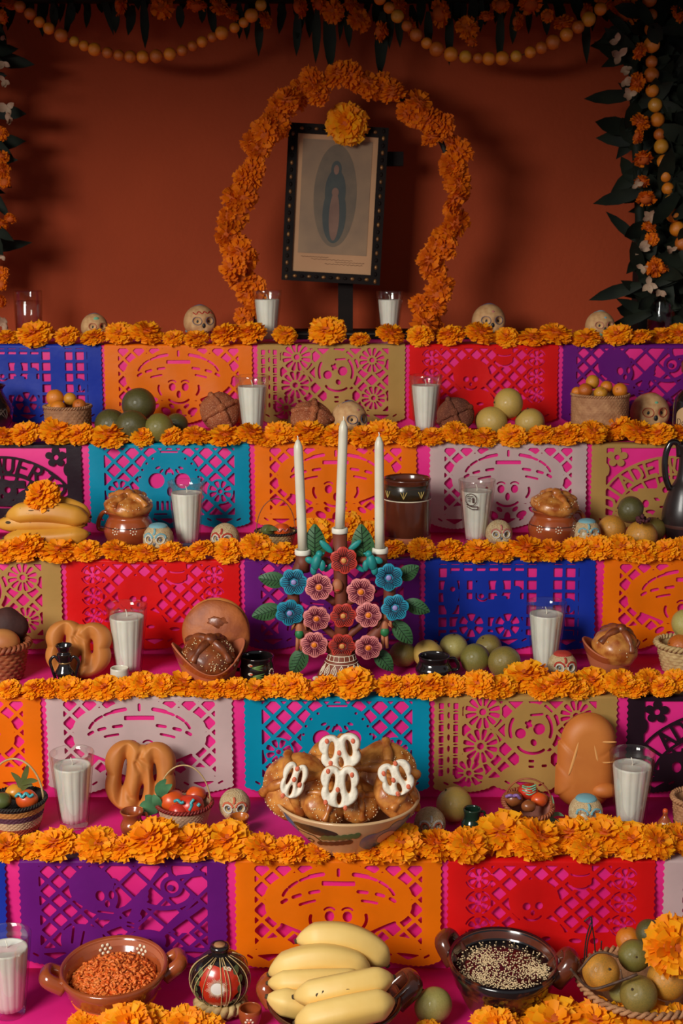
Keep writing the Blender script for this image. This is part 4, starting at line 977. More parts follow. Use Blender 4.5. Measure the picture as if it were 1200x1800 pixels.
# ------------------------------------------------------------------ breads
M_CRUST = pm('golden_crust', srgb(218, 146, 68), srgb(158, 78, 28), scale=48, rough=.35, coat=.2, bump=.15, bscale=90)
M_CRUSTD = pm('brown_crust', srgb(150, 76, 34), srgb(100, 46, 22), scale=52, rough=.4, coat=.2, bump=.2, bscale=90)
M_SUGC = pm('sugared_crust', srgb(176, 96, 52), srgb(132, 62, 34), scale=24, rough=.75, bump=.8, bscale=320, speck=srgb(206, 150, 110), speck_scale=420, speck_amt=.6)
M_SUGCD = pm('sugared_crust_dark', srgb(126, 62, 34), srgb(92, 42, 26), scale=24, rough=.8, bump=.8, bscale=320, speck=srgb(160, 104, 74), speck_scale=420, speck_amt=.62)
M_SOFT = pm('soft_bread', srgb(206, 130, 58), srgb(184, 106, 42), scale=12, rough=.6)
M_SOFTP = pm('pale_bread_crack', srgb(224, 158, 88), rough=.7)
M_SESA = pm('sesame', srgb(232, 204, 156), rough=.6)
def lumpy(seed, a=.03):
    rs = np.random.RandomState(seed); o = rs.uniform(0, 6, 4)
    return lambda D, V: V * (1 + a * np.sin(D[..., 0] * 5 + o[0]) * np.sin(D[..., 1] * 5 + o[1]) + a * .6 * np.sin(D[..., 2] * 9 + o[2] + D[..., 0] * 7))[..., None]
def seeds(par, n, rx, ry, rz, seed, cone=0.1, size=.0016, name='sesame_seeds', mat_=M_SESA):
    rs = np.random.RandomState(seed); m = MB()
    while n > 0:
        d = rs.normal(size=3); d /= np.linalg.norm(d)
        if d[2] < cone or d[1] > .5: continue
        m.ball(d * (rx, ry, rz) * 1.005, (size, size * .7, size * .6), 5, 4, M=rotm(*rs.uniform(0, 3, 3))); n -= 1
    m.V = m.V; return tag(m.build(name, mat_, par), kind='stuff')
def bone_bread(p, r, label, mat_=M_CRUST, bone=M_CRUSTD, rot=(0, 0, 0), flat=.62, sesame=0, seed=0, group='pan de muerto breads'):
    o = link('bone_bread', None, None, p, rot); tag(o, label, 'bread', group)
    b = MB().ball((0, 0, r * flat * .55), (r, r, r * flat), 36, 20, fn=lumpy(seed)).build('bread_dome', mat_, o)
    zc = r * flat * .55
    for k in range(2):
        a = seed * .7 + k * math.pi / 2
        pts = []
        for u in np.linspace(-1.25, 1.25, 9):
            pts.append((math.sin(u) * r * .99 * math.cos(a), math.sin(u) * r * .99 * math.sin(a), zc + math.cos(u) * r * flat * 1.03))
        P = smooth_path(pts, 3); w = np.array([.10 + .06 * abs(math.cos(3 * math.pi * i / (len(P) - 1))) for i in range(len(P))]) * r
        MB().tube(P, w, 9).build('dough_bone', bone, o)
    MB().ball((0, 0, zc + r * flat * 1.08), (r * .25, r * .25, r * .22), 16, 10, fn=lumpy(seed + 3, .05)).build('dough_knob', bone, o)
    if sesame:
        q = seeds(o, sesame, r, r, r * flat, seed + 9); q.location = (0, 0, zc)
    return o
# sugared breads on the second tier
for (px, py, r, lab, rot, m_, sd) in ((385, 764, 35, 'sugared bone bread standing on edge left of a candle glass, second tier', (1.15, 0.2, 0.1), M_SUGC, 1), (545, 772, 37, 'sugared bone bread between candle and skull, second tier', (.75, 0.1, 0.2), M_SUGC, 2), (802, 768, 33, 'dark sugared bone bread in shade right of a candle glass', (1.2, -.1, -.2), M_SUGCD, 5)):
    p, s = dims(px, py, 2); r *= s; p[2] += r * (1.0 if rot[0] > 1 else .72); p[1] += .012 if rot[0] > 1 else .008
    bone_bread(p, r, lab, m_, m_, rot, .62, 0, sd)
# pots topped with bread on the third tier
M_CLAY = pm('glazed_clay', srgb(168, 82, 40), srgb(142, 62, 30), scale=14, rough=.18, coat=.6)
M_CLAYM = pm('matt_clay', srgb(190, 104, 66), srgb(170, 90, 56), scale=20, rough=.7)
M_CLAYD = pm('dark_glazed_clay', srgb(98, 46, 28), srgb(78, 36, 24), scale=14, rough=.2, coat=.6)
M_DOT = pm('white_slip', srgb(236, 220, 190), rough=.4)
M_BLK = pm('black_glaze', srgb(26, 20, 20), srgb(34, 26, 26), scale=20, rough=.12, coat=.7)
M_GRNG = pm('green_glaze', srgb(28, 52, 38), srgb(20, 38, 30), scale=30, rough=.15, coat=.7)
M_LEAFP = pm('leaf_paint', srgb(96, 124, 60), rough=.4)
M_ORP = pm('orange_paint', srgb(216, 84, 36), rough=.4)
def shell(prof, wall):                                               # an open pot: outer profile, then back down inside
    P = [(0, prof[0][1])] + list(prof)
    inn = [(max(r - wall, .0005), z + (wall * .6 if z == prof[0][1] else 0)) for r, z in prof[::-1]]
    inn[0] = (prof[-1][0] - wall, prof[-1][1])
    mid = (prof[-1][0] - wall / 2, prof[-1][1] + wall * .45)
    return P + [mid] + inn + [(0, prof[0][1] + wall)]
def spl(pts, n=5): return [tuple(q) for q in smooth_path([(a, 0, b) for a, b in pts], n)[:, [0, 2]]]
def rad_at(prof, z):
    zz = [q[1] for q in prof]; return float(np.interp(z, zz, [q[0] for q in prof]))
def dots(o, prof, th, z, rr=.0045, n=6, mat_=M_DOT, size=.0015, centre=True, name='painted_flower'):
    m = MB()
    for k in range(n):
        a = 2 * math.pi * k / n; zz = z + rr * math.sin(a); R = rad_at(prof, zz); t = th + rr * math.cos(a) / R
        m.disc((R * math.cos(t), R * math.sin(t), zz), (math.cos(t), math.sin(t), 0), size)
    if centre: R = rad_at(prof, z); m.disc((R * math.cos(th), R * math.sin(th), z), (math.cos(th), math.sin(th), 0), size * 1.1)
    return m.build(name, mat_, o)
def handle(o, r, z0, z1, out, rad, ang, mat_, name='handle', dz=0):
    P = smooth_path([(r(z0) - .001, 0, z0), (r(z0) + out * .8, 0, z0 + (z1 - z0) * .05 + dz), (r((z0 + z1) / 2) + out * 1.05, 0, (z0 + z1) / 2 + dz), (r(z1) + out * .75, 0, z1 + dz * .4), (r(z1) - .001, 0, z1)], 5)
    return MB().tube(P @ rotm(0, 0, ang).T, rad, 9, flat=1.25).build(name, mat_, o)
def bread_pot(px, py, w, h, lab, bl, hang, seed, dotang):
    p, s = dims(px, py, 3); R, H = w / 2 * s, h * s
    prof = spl([(R * .55, 0), (R * .86, H * .18), (R, H * .48), (R * .88, H * .74), (R * .78, H * .86), (R * .90, H)])
    o = thing('clay_pot', lab, 'pot', p, group='lidless clay pots topped with bread')
    MB().lathe(shell(prof, .004), 56).build('body', M_CLAY, o)
    handle(o, lambda z: rad_at(prof, z), H * .45, H * .92, R * .34, R * .085, hang, M_CLAY)
    for a in dotang: dots(o, prof, a, H * .55, R * .12, 7, size=R * .032)
    MB().lathe([(rad_at(prof, H * .60) + .0004, H * .60), (rad_at(prof, H * .615) + .0008, H * .615), (rad_at(prof, H * .63) + .0004, H * .63)], 48).build('painted_band', M_CLAYD, o)
    bone_bread((p[0], p[1], p[2] + H - R * .02), R * .96, bl, M_CRUST, M_CRUST, (.16, 0, .3 * seed), .46, 60, seed, 'breads on clay pots')
bread_pot(228, 963, 88, 66, 'glazed clay pot with white dot flowers, topped with bread, left handle', 'golden bone bread on the left-handled clay pot', math.pi - .2, 1, (-2.0, -1.25))
bread_pot(971, 958, 88, 62, 'glazed clay pot with daisy dots beside the emblem glass, topped with bread', 'sesame bone bread on the right-hand clay pot', .15, 2, (-2.3, -1.5, -.7))
# tall clay jar
p, s = dims(714, 962, 3); R, H = 42 * s, 122 * s
prof = spl([(R * .95, 0), (R, H * .06), (R, H * .5), (R * .985, H * .86), (R * .96, H * .93), (R, H)])
o = thing('clay_jar', 'tall straight brown clay jar with dark painted collar behind the right taper', 'jar', p)
MB().lathe(shell(prof, .005), 56).build('body', M_CLAYD, o)
lathe_band = lambda z0, z1, off=.0005: [(rad_at(prof, z0), z0), (rad_at(prof, z0) + off, z0 + .0005), (rad_at(prof, (z0 + z1) / 2) + off, (z0 + z1) / 2), (rad_at(prof, z1) + off, z1 - .0005), (rad_at(prof, z1), z1)]
MB().lathe(lathe_band(H * .72, H * .93), 56).build('painted_collar', pm('dark_slip', srgb(48, 38, 22), rough=.25, coat=.5), o)
MB().lathe(lathe_band(H * .705, H * .72, .0008), 56).build('cream_line', M_DOT, o)
MB().lathe(lathe_band(0.0004, H * .19), 56).build('bare_foot', M_CLAYM, o)
m = MB()
for a in (-1.75, -1.0, -2.5):
    for dx in (-.006, 0, .006):
        th = a; P = []
        for u in np.linspace(0, 1, 5): z = H * (.755 + .10 * u); q = th + dx * u * 1.1 / R; P.append(((R + .001) * math.cos(q), (R + .001) * math.sin(q), z))
        m.tube(P, .0008, 5)
m.build('painted_sprigs', pm('straw_paint', srgb(206, 176, 96), rough=.5), o)
handle(o, lambda z: rad_at(prof, z), H * .5, H * .82, R * .16, R * .1, math.pi * .92, M_CLAYD)
# black jug at the right edge of the third tier
p, s = dims(1200, 952, 3); R = 38 * s
prof = spl([(R * .7, 0), (R * .98, 25 * s), (R * 1.0, 55 * s), (R * .72, 92 * s), (R * .42, 115 * s), (R * .36, 150 * s), (R * .5, 172 * s)])
o = thing('black_jug', 'tall black clay jug with loop handle at the right end of the third tier', 'jug', p)
MB().lathe(shell(prof, .004), 44).build('body', pm('black_clay', srgb(44, 34, 32), srgb(34, 28, 28), scale=12, rough=.35, coat=.2), o)
MB().lathe([(rad_at(prof, 4 * s), 4 * s), (rad_at(prof, 6 * s) + .0006, 6 * s), (rad_at(prof, 30 * s) + .0006, 30 * s), (rad_at(prof, 33 * s), 33 * s)], 44).build('brown_belly', pm('brown_clay_belly', srgb(80, 46, 36), rough=.5), o)
MB().tube(smooth_path([(-R * .72, 0, 92 * s), (-R * .95, 0, 115 * s), (-R * 1.0, 0, 150 * s), (-R * .78, 0, 174 * s), (-R * .45, 0, 172 * s), (-R * .36, 0, 150 * s)], 5), 5.5 * s, 10).build('handle', M_BLK, o)
# dark bottle at the right edge of the second tier, dark pot at the left edge
p, s = dims(1214, 774, 2); R = 33 * s
p[2] += .002
o = thing('liquor_bottle', 'dark bottle with cream label and brown cap at the right edge, second tier', 'bottle', p)
prof = spl([(R * .92, 0), (R, 4 * s), (R, 58 * s), (R * .86, 76 * s), (R * .42, 92 * s), (R * .34, 104 * s)])
MB().lathe(shell(prof, .002), 40).build('body', M_BLK, o)
MB().lathe([(0, 100 * s), (R * .46, 100 * s), (R * .5, 112 * s), (R * .66, 118 * s), (R * .7, 132 * s), (R * .5, 142 * s), (0, 144 * s)], 28).build('stopper', pm('brown_cap', srgb(120, 66, 40), rough=.4), o)
def label_patch(o, R, z0, z1, a0, a1, mat_, rnd=.3):
    def fld(X, Y): return np.minimum(f_box(X, Y, -1, -1, 1, .2), 1) if False else U(f_box(X, Y, -1, -1, 1, .3), f_ell(X, Y, 0, .3, 1, .7))
    xs, ys = np.linspace(-1.05, 1.05, 30), np.linspace(-1.05, 1.05, 30); X, Y = np.meshgrid(xs, ys); V, Fc = march(xs, ys, fld(X, Y))
    th = (a0 + a1) / 2 + V[:, 0] * (a1 - a0) / 2; z = (z0 + z1) / 2 + V[:, 1] * (z1 - z0) / 2
    m = MB(); m.add(np.stack([(R + .0006) * np.cos(th), (R + .0006) * np.sin(th), z], 1), Fc); return m.build('paper_label', mat_, o)
lb = label_patch(o, R, 6 * s, 62 * s, -2.75, -.75, pm('cream_label', srgb(200, 160, 112), rough=.7))
m = MB(); th0 = -2.62
for ch, off in (('D', 0), ('o', 9.0)):
    for st in FONT[ch]:
        P = [((R + .0012) * math.cos(th0 + (off + q[0] * 9) * s / R), (R + .0012) * math.sin(th0 + (off + q[0] * 9) * s / R), (28 + q[1] * 10) * s) for q in st]
        m.tube(P, .0008, 4)
m.build('label_lettering', M_PRINT, lb)
p, s = dims(-12, 766, 2)
o = thing('black_pot', 'black clay pot in shadow at the left edge, second tier', 'pot', p)
prof = spl([(18 * s, 0), (34 * s, 25 * s), (36 * s, 50 * s), (24 * s, 70 * s), (20 * s, 80 * s), (26 * s, 88 * s)]); MB().lathe(shell(prof, .004), 40).build('body', M_BLK, o)
m = MB()
for k in range(3):
    P = []
    for u in np.linspace(0, 1, 8): z = (30 + 18 * math.sin(u * 3.1)) * s; q = -1.2 + u * .6 + .25 * (k - 1) * math.sin(u * 3.1); P.append((rad_at(prof, z) * math.cos(q) * 1.01, rad_at(prof, z) * math.sin(q) * 1.01, z))
    m.tube(P, .0006, 4)
m.build('scratched_petals', pm('grey_line', srgb(110, 96, 84), rough=.6), o)
# twisted ring breads: a thick outer loop with crossing strips
def ring_bread(px, py, t, w, h, lab, lean=.2, rz=0.0, flip=1):
    p, s = dims(px, py, t); W, Hh = w * s / 2, h * s / 2
    o = thing('twisted_bread', lab, 'bread', p + np.array((0, .02, 0)), group='twisted ring breads', rot=(-lean, 0, rz))
    def fld(X, Y):
        u, v = X / W * flip, Y / Hh - 1
        sil = U(f_ell(u, v, -.36, .40, .60, .60, .25), f_ell(u, v, .44, .34, .55, .58, -.2), f_ell(u, v, 0, -.20, .97, .80), f_ell(u, v, 0, .2, .92, .66))
        holes = U(f_ell(u, v, -.44, .14, .055, .36, -.16), f_ell(u, v, .40, .10, .05, .24, .03), f_ell(u, v, .02, -.42, .05, .22, -.22), f_ell(u, v, .10, 1.0, .08, .10))
        return np.minimum(sil, -holes) * min(W, Hh)
    def ridge(X, Y):
        u, v = X / W * flip, Y / Hh - 1
        q = np.minimum(np.abs(f_line(u, v, [(.10, .82), (-.02, .52), (.28, .30), (.42, .46)], .0)), np.abs(f_line(u, v, [(-.10, .40), (.05, .1), (.02, -.2)], .0)))
        q = np.minimum(q, np.abs(f_line(u, v, [(-.46, -.16), (-.30, -.50), (.02, -.68), (.36, -.50), (.46, -.12)], 0)))
        return -.0055 * np.exp(-(q / .07) ** 2)
    pillow(MB(), fld, -W * 1.1, W * 1.1, .0012, Hh * 2.1, .0016, .020, .0150, bumpf=ridge).build('bread', M_SOFT, o)
    return o
ring_bread(134, 1200, 4, 120, 104, 'twisted ring bread behind the black two-handled vase, fourth tier', rz=.0)
ring_bread(245, 1440, 5, 128, 132, 'twisted ring bread leaning against the pale pink banner, fifth tier', rz=.1)
# bowl with round loaf and seeded bread, fourth tier
def slant_bowl(px, py, t, w, h, lab, mat_, rise=.10, rz=0.0):
    p, s = dims(px, py, t); R, H = w / 2 * s, h * s
    prof = spl([(R * .62, 0), (R * .76, H * .35), (R * .90, H * .72), (R, H)])
    n = len(shell(prof, .004))
    def fn(Rr, Z, T): k = np.clip(Z / H, 0, 1.2) ** 1.5; return Rr * (1 + .06 * k * np.cos(2 * T)), Z + k * H * rise * (np.cos(2 * T) - .2) * 1.6
    o = thing('clay_bowl', lab, 'bowl', p, rz)
    MB().lathe(shell(prof, .004), 56, fn=fn).build('body', mat_, o)
    MB().lathe([(rad_at(prof, H * .72) + .0003, H * .70), (rad_at(prof, H * .85) + .0009, H * .84), (R + .0008, H * .99)], 56, fn=fn).build('glazed_rim', M_CLAY, o)
    return p, s, R, H
p, s, R, H = slant_bowl(368, 1206, 4, 122, 62, 'clay bowl with wavy rim holding seeded bread, fourth tier', M_CLAYM, .22, .25)
bone_bread((p[0] - .004, p[1] - .006, p[2] + H * .62), R * .78, 'seeded brown bread inside the wavy-rimmed bowl', M_CRUSTD, M_CRUSTD, (.35, 0, .5), .72, 150, 3)
q = MB().ball((0, 0, 0), (61 * s, .018, 61 * s), 40, 24, fn=lambda D, V: V * (1 + .02 * np.sin(D[..., 0] * 5) * np.sin(D[..., 2] * 4))[..., None])
lf = q.build('round_loaf', pm('loaf_crust', srgb(186, 102, 46), srgb(150, 74, 34), scale=34, rough=.55, bump=.3, bscale=70), None, loc=(p[0] + .008, min(p[1] + .062, YF[3] - .03), p[2] + 62 * s + .016), rot=(-.18, 0, 0)); tag(lf, 'large round flat loaf standing behind the wavy-rimmed bowl', 'bread')
MB().ball((0, .014, .004), (60 * s, .014, 60 * s), 36, 20).build('loaf_rim', M_SOFT, lf)
MB().ball((.004, -.0145, .022), (.020, .0042, .012), 16, 10, fn=lumpy(5, .16)).build('crust_patch', M_CRUSTD, lf)
p, s, R, H = slant_bowl(1071, 1186, 4, 94, 54, 'clay bowl with glazed rim holding knobbed bread, fourth tier right', M_CLAYM, .12, -.2)
bone_bread((p[0] + .002, p[1] - .004, p[2] + H * .62), R * .88, 'shiny knobbed bread inside the right-hand clay bowl', M_CRUST, M_CRUSTD, (.30, 0, .9), .82, 16, 4)
# tall loaf, fifth tier
p, s = dims(1030, 1428, 5); w, h = 56 * s, 172 * s
def loaf(X, Y): return U(f_ell(X, Y, .002, h - w * .92, w * .86, w * .92), f_box(X, Y, -w * .92, w * .5, w * .9, h - w * .9), f_ell(X, Y, -w * .05, w * .75, w * .9, w * .8), f_box(X, Y, -w * .96, w * .4, -w * .2, w * 1.4))
M_LOAF = pm('tall_loaf_crust', srgb(206, 122, 50), srgb(186, 100, 38), scale=10, rough=.55)
lo = thing('tall_loaf', 'tall upright golden loaf with pale cracks beside a candle, fifth tier', 'bread', (p[0], YF[4] - .048, p[2]), rot=(-.06, .02, 0))
pillow(MB(), loaf, -w * 1.1, w * 1.1, .0015, h * 1.05, .0025, .026, .028).build('crust', M_LOAF, lo)
for P, r in (([(-w * .32, h * .78), (-w * .42, h * .62), (-w * .55, h * .45), (-w * .62, h * .38)], .0026), ([(w * .10, h * .76), (w * .22, h * .60), (w * .30, h * .50)], .0022), ([(w * .30, h * .74), (w * .55, h * .735), (w * .84, h * .74)], .0022), ([(w * .28, h * .55), (w * .5, h * .52), (w * .86, h * .535)], .0016), ([(-w * .3, h * .36), (-w * .42, h * .24)], .0012)):
    MB().tube(smooth_path([(a, -.0255, b) for a, b in P], 5), r * np.sin(np.linspace(.15, 3.0, 5 * (len(P) - 1) + 1)) ** .8, 8, flat=.35, up=(0, -1, 0)).build('crust_crack', M_SOFTP, lo)
MB().ball((w * .55, -.02, h * .22), (w * .42, .016, h * .085), 16, 10).build('bread_arm', M_LOAF, lo)

# ------------------------------------------------------------------ bananas
M_BAN = pm('banana_peel', srgb(240, 204, 124), srgb(230, 186, 96), scale=9, rough=.5, bump=.08, bscale=60)
M_BANO = pm('ripe_banana_peel', srgb(222, 160, 52), srgb(196, 128, 40), scale=9, rough=.5, speck=srgb(110, 66, 28), speck_scale=90, speck_amt=.68)
M_BTIP = pm('banana_tip', srgb(72, 54, 30), rough=.8)
def banana(p0, p1, bow, r, label, mat_=M_BAN, group=None, spots=(), fat=1.0):
    """a banana from p0 to p1 arched by the vector bow"""
    p0, p1, bow = map(np.asarray, (p0, p1, bow)); c = (p0 + p1) / 2
    us = np.linspace(-1, 1, 25)
    P = np.array([(p0 - c) * (-u if u < 0 else 0) + (p1 - c) * (u if u > 0 else 0) + bow * (1 - u * u) for u in us])
    w = r * np.clip(np.minimum((us + 1.02) / .34, (1.02 - us) / .30), 0.0, 1) ** .55 * (1 - .08 * us ** 2)
    w = np.maximum(w, r * .2)
    o = tag(link('banana', None, None, c), label, 'banana', group)
    m = MB(); T = np.gradient(P, axis=0); T /= np.linalg.norm(T, axis=1, keepdims=True)
    m.tube(P, w, 20, up=bow / (np.linalg.norm(bow) + 1e-9))
    V = m.V[0].reshape(25, 20, 3); th = np.linspace(0, 2 * np.pi, 20, endpoint=False)
    V[:] = P[:, None] + (V - P[:, None]) * (1 + .055 * np.cos(5 * th) )[None, :, None]
    m.V[0] = V.reshape(-1, 3); m.build('peel', mat_, o)
    for e, s in ((0, -1), (-1, 1)):
        d = T[e] * s
        MB().tube([P[e] - d * .003, P[e] + d * .001, P[e] + d * .004], [r * .24, r * .19, r * .15], 8).build('tip', M_BTIP, o)
    for (u, sx, sz) in spots:
        i = int((u + 1) / 2 * 24); q = P[i] + np.array((0, -1, .35)) / 1.06 * w[i] * .985
        MB().disc(q, (0, -1, .35), sx, ry=sz, h=.0005).build('dark_spot', M_BTIP, o)
    return o
# bunch on the third tier
YB = YF[3] + .055; g = 'bananas of the third-tier bunch'; k3 = mpp((0, YB, ZT[3] + .05))
def B3(x, y, dy=0): return on_y(x, y, YB + dy)
banana(B3(-30, 972, -.015), B3(150, 955, -.012), (0, -.004, .010), 17 * k3, 'lowest banana of the third-tier bunch, behind marigolds', M_BANO, g)
banana(B3(8, 946, -.014), B3(156, 938, -.014), (0, -.006, -.004), 17 * k3, 'second lowest banana of the bunch, with a dark streak', M_BANO, g, spots=((-.3, .016, .0018), (.3, .003, .004)))
banana(B3(-8, 922, 0), B3(150, 922, .0), (0, -.002, .004), 16 * k3, 'middle banana of the third-tier bunch', M_BANO, g, spots=((-.6, .006, .003),))
banana(B3(12, 908, -.004), B3(156, 915, -.004), (0, -.004, .014), 20 * k3, 'thick upper banana with a speck, under the marigold', M_BANO, g, spots=((.1, .0025, .002), (-.3, .006, .001)))
banana(B3(60, 888, .02), B3(158, 908, .02), (0, 0, .013), 15 * k3, 'hindmost banana at the top of the third-tier bunch', M_BANO, g)
put_marigold(B3(75, 873, -.006), 32 * k3, 'single marigold resting on the third-tier bananas', 'marigolds laid on fruit', face=.7)
for (x, y, r, l) in ((556, 938, 30, 'marigold behind the candelabra between left and middle tapers'), (612, 925, 27, 'upper marigold behind the middle taper candle'), (645, 940, 27, 'marigold behind the candelabra, left of the right taper')):
    q = on_y(x, y, YF[3] + .03); put_marigold(q, r * mpp(q), l, 'marigolds behind the candelabra')

# ------------------------------------------------------------------ tree of life candelabra
M_TERRA = pm('red_earthenware', srgb(128, 60, 36), srgb(108, 48, 30), scale=16, rough=.6)
FCOL = {'red': pm('petal_red', srgb(206, 66, 50), srgb(190, 56, 44), scale=40, rough=.5), 'pink': pm('petal_pink', srgb(230, 146, 138), srgb(218, 124, 122), scale=40, rough=.5), 'blue': pm('petal_blue', srgb(34, 150, 176), srgb(28, 132, 160), scale=40, rough=.5)}
FLIN = {'red': pm('line_red', srgb(96, 24, 22), rough=.6), 'pink': pm('line_plum', srgb(110, 26, 48), rough=.6), 'blue': pm('line_navy', srgb(14, 58, 84), rough=.6)}
FCEN = {'red': pm('centre_tan', srgb(214, 150, 80), rough=.5), 'pink': pm('centre_orange', srgb(236, 130, 26), rough=.5), 'blue': pm('centre_lilac', srgb(150, 140, 196), rough=.5)}
M_TLEAF = pm('painted_leaf', srgb(58, 104, 58), srgb(44, 86, 48), scale=30, rough=.55); M_TVEIN = pm('leaf_vein', srgb(26, 54, 30), rough=.6)
M_TEAL = pm('teal_paint', srgb(26, 148, 140), srgb(20, 124, 122), scale=30, rough=.5)
cb, cs = dims(600, 1196, 4)
CY = cb[1]
tree = thing('tree_of_life_candelabra', 'painted clay tree-of-life candelabra with red, pink and blue flowers holding three tapers', 'candelabra', cb)
def T(x, y, dy=0.0): return on_y(x, y, CY + dy) - cb
prof = spl([(45 * cs, 0), (44 * cs, 6 * cs), (36 * cs, 22 * cs), (27 * cs, 38 * cs), (23 * cs, 50 * cs), (14 * cs, 58 * cs)])
bs = MB().lathe([(0, 0)] + prof + [(0, 60 * cs)], 48).build('bell_base', M_TERRA, tree)
def painted(pts, r=.0009, name='white_line', par=None):
    m = MB(); P = []
    for (a, z) in smooth_path([(q[0], q[1], 0) for q in pts], 4)[:, :2]: R = rad_at(prof, z * cs) + .0004; P.append((R * math.cos(-math.pi / 2 + a), R * math.sin(-math.pi / 2 + a), z * cs))
    m.tube(P, r, 5); return m.build(name, M_DOT, bs)
aa = np.linspace(-1.5, 1.5, 25)
painted([(a, 40) for a in aa]); painted([(a, 35) for a in aa]); painted([(a, 49) for a in aa])
for a in np.linspace(-1.2, 1.2, 7):
    painted([(a, 34), (a - .13, 26), (a - .10, 19), (a, 14), (a + .10, 19), (a + .13, 26), (a, 34)]); painted([(a, 30), (a - .04, 24), (a, 20), (a + .04, 24), (a, 30)], .0007)
for a in np.linspace(-1.3, 1.3, 8): painted([(a, 40), (a + .02, 45), (a, 49)], .0007)
m = MB()
for a in np.linspace(-1.4, 1.4, 8): q = -math.pi / 2 + a; R = rad_at(prof, 5 * cs); m.ball((R * math.cos(q), R * math.sin(q), 5 * cs), (.008, .008, .0045), 10, 6)
m.build('white_cloud_edge', M_DOT, bs)
MB().tube([T(600, 1145), T(600, 1080), T(598, 1000), T(597, 938)], [13 * cs, 12 * cs, 12 * cs, 13 * cs], 14).build('trunk', M_TERRA, tree)
for side, pts in ((-1, [(590, 1140), (552, 1128), (522, 1085), (516, 1030), (531, 985), (531, 974)]), (1, [(610, 1140), (648, 1126), (678, 1085), (684, 1030), (668, 985), (668, 974)])):
    MB().tube(smooth_path([T(x, y) for x, y in pts], 6), 11 * cs, 12).build('branch', M_TERRA, tree)
for pts in ([(590, 1060), (560, 1040), (540, 1030)], [(610, 1060), (640, 1045), (660, 1035)], [(590, 1120), (560, 1095), (525, 1080)], [(610, 1120), (640, 1095), (675, 1080)], [(595, 1000), (570, 985), (545, 985)], [(605, 1000), (630, 985), (655, 985)]):
    MB().tube(smooth_path([T(x, y) for x, y in pts], 5), 6.5 * cs, 9).build('twig', M_TERRA, tree)
CUPS = ((532, 975), (597, 937), (668, 972))
for (x, y) in CUPS:
    q = T(x, y); cu = MB().lathe([(0, -30 * cs), (12 * cs, -30 * cs), (12.5 * cs, 0), (0, 0)], 24, at=q).build('candle_cup', M_TERRA, tree)
    MB().lathe([(0, 0), (13.5 * cs, 0), (14 * cs, 2 * cs), (14 * cs, 8 * cs), (13 * cs, 9.5 * cs), (9.5 * cs, 9 * cs), (9 * cs, 4 * cs), (0, 4 * cs)], 28, at=q).build('white_rim', pm('cup_white', srgb(232, 226, 208), rough=.5), cu)
def petal_mesh(colour):
    n, k = 9, 8; V = []; F = []
    m = MB()
    for i in range(n):
        u = i / (n - 1); L = .22 + .80 * u; w = .36 * math.sin(math.pi * min(.12 + .80 * u, 1)) ** .7 + .10 * u * (1 - u)
        if i == n - 1: w = .13
        for j in range(k + 1):
            v = -1 + 2 * j / k; V.append((w * v * 1.22, -.05 * (1 - v * v) - .02 + .05 * (u - .6) ** 2, L))
    for i in range(n - 1):
        for j in range(k): F.append((i * (k + 1) + j, i * (k + 1) + j + 1, (i + 1) * (k + 1) + j + 1, (i + 1) * (k + 1) + j))
    m.add(V, F, 0); m.add(np.array(V) * (1, 0, 1) + (0, .06, 0), [f[::-1] for f in F], 0)
    for v in (-.66, -.33, 0, .33, .66):
        P = []
        for u in np.linspace(.08, .86 - .12 * abs(v), 5): w = .36 * math.sin(math.pi * min(.12 + .80 * u, 1)) ** .7; P.append((w * v * 1.22, -.05 * (1 - v * v) - .030 + .05 * (u - .6) ** 2, .22 + .80 * u))
        m.tube(P, np.array((.05, .05, .045, .035, .015)), 4, mi=1)
    return m.mesh('petal', [FCOL[colour], FLIN[colour]])
ME_PET = {c: petal_mesh(c) for c in FCOL}
ME_DISC = {c: MB().ball((0, .03, 0), (.45, .05, .45), 16, 8).mesh('flower', FCOL[c]) for c in FCOL}
ME_CEN = {c: MB().ball((0, -.10, 0), (.20, .10, .20), 16, 10).mesh('flower_centre', FCEN[c]) for c in FCOL}
for i, (x, y, c, r) in enumerate(((604, 985, 'red', 24), (603, 1082, 'red', 23), (601, 1135, 'red', 24), (560, 1032, 'pink', 24), (634, 1040, 'pink', 25), (556, 1087, 'pink', 24), (647, 1081, 'pink', 23), (552, 1133, 'pink', 24), (647, 1138, 'pink', 24),
                                  (516, 1023, 'blue', 24), (683, 1015, 'blue', 25), (509, 1077, 'blue', 25), (694, 1068, 'blue', 24))):
    r *= cs; fl = link('flower', ME_DISC[c], tree, T(x, y, -.022), (.12 + .1 * ((i * 7) % 3 - 1), .12 * ((i * 5) % 3 - 1), 0.0), r)
    for k in range(6 if c != 'pink' else 7): link('petal', ME_PET[c], fl, None, (0, 2 * math.pi * k / (6 if c != 'pink' else 7) + .3 * i, 0), 0.98)
    link('flower_centre', ME_CEN[c], fl)
    MB().tube([T(x, y, -.020), T(x, y, -.002)], .003, 6).build('flower_stem', M_TERRA, tree)
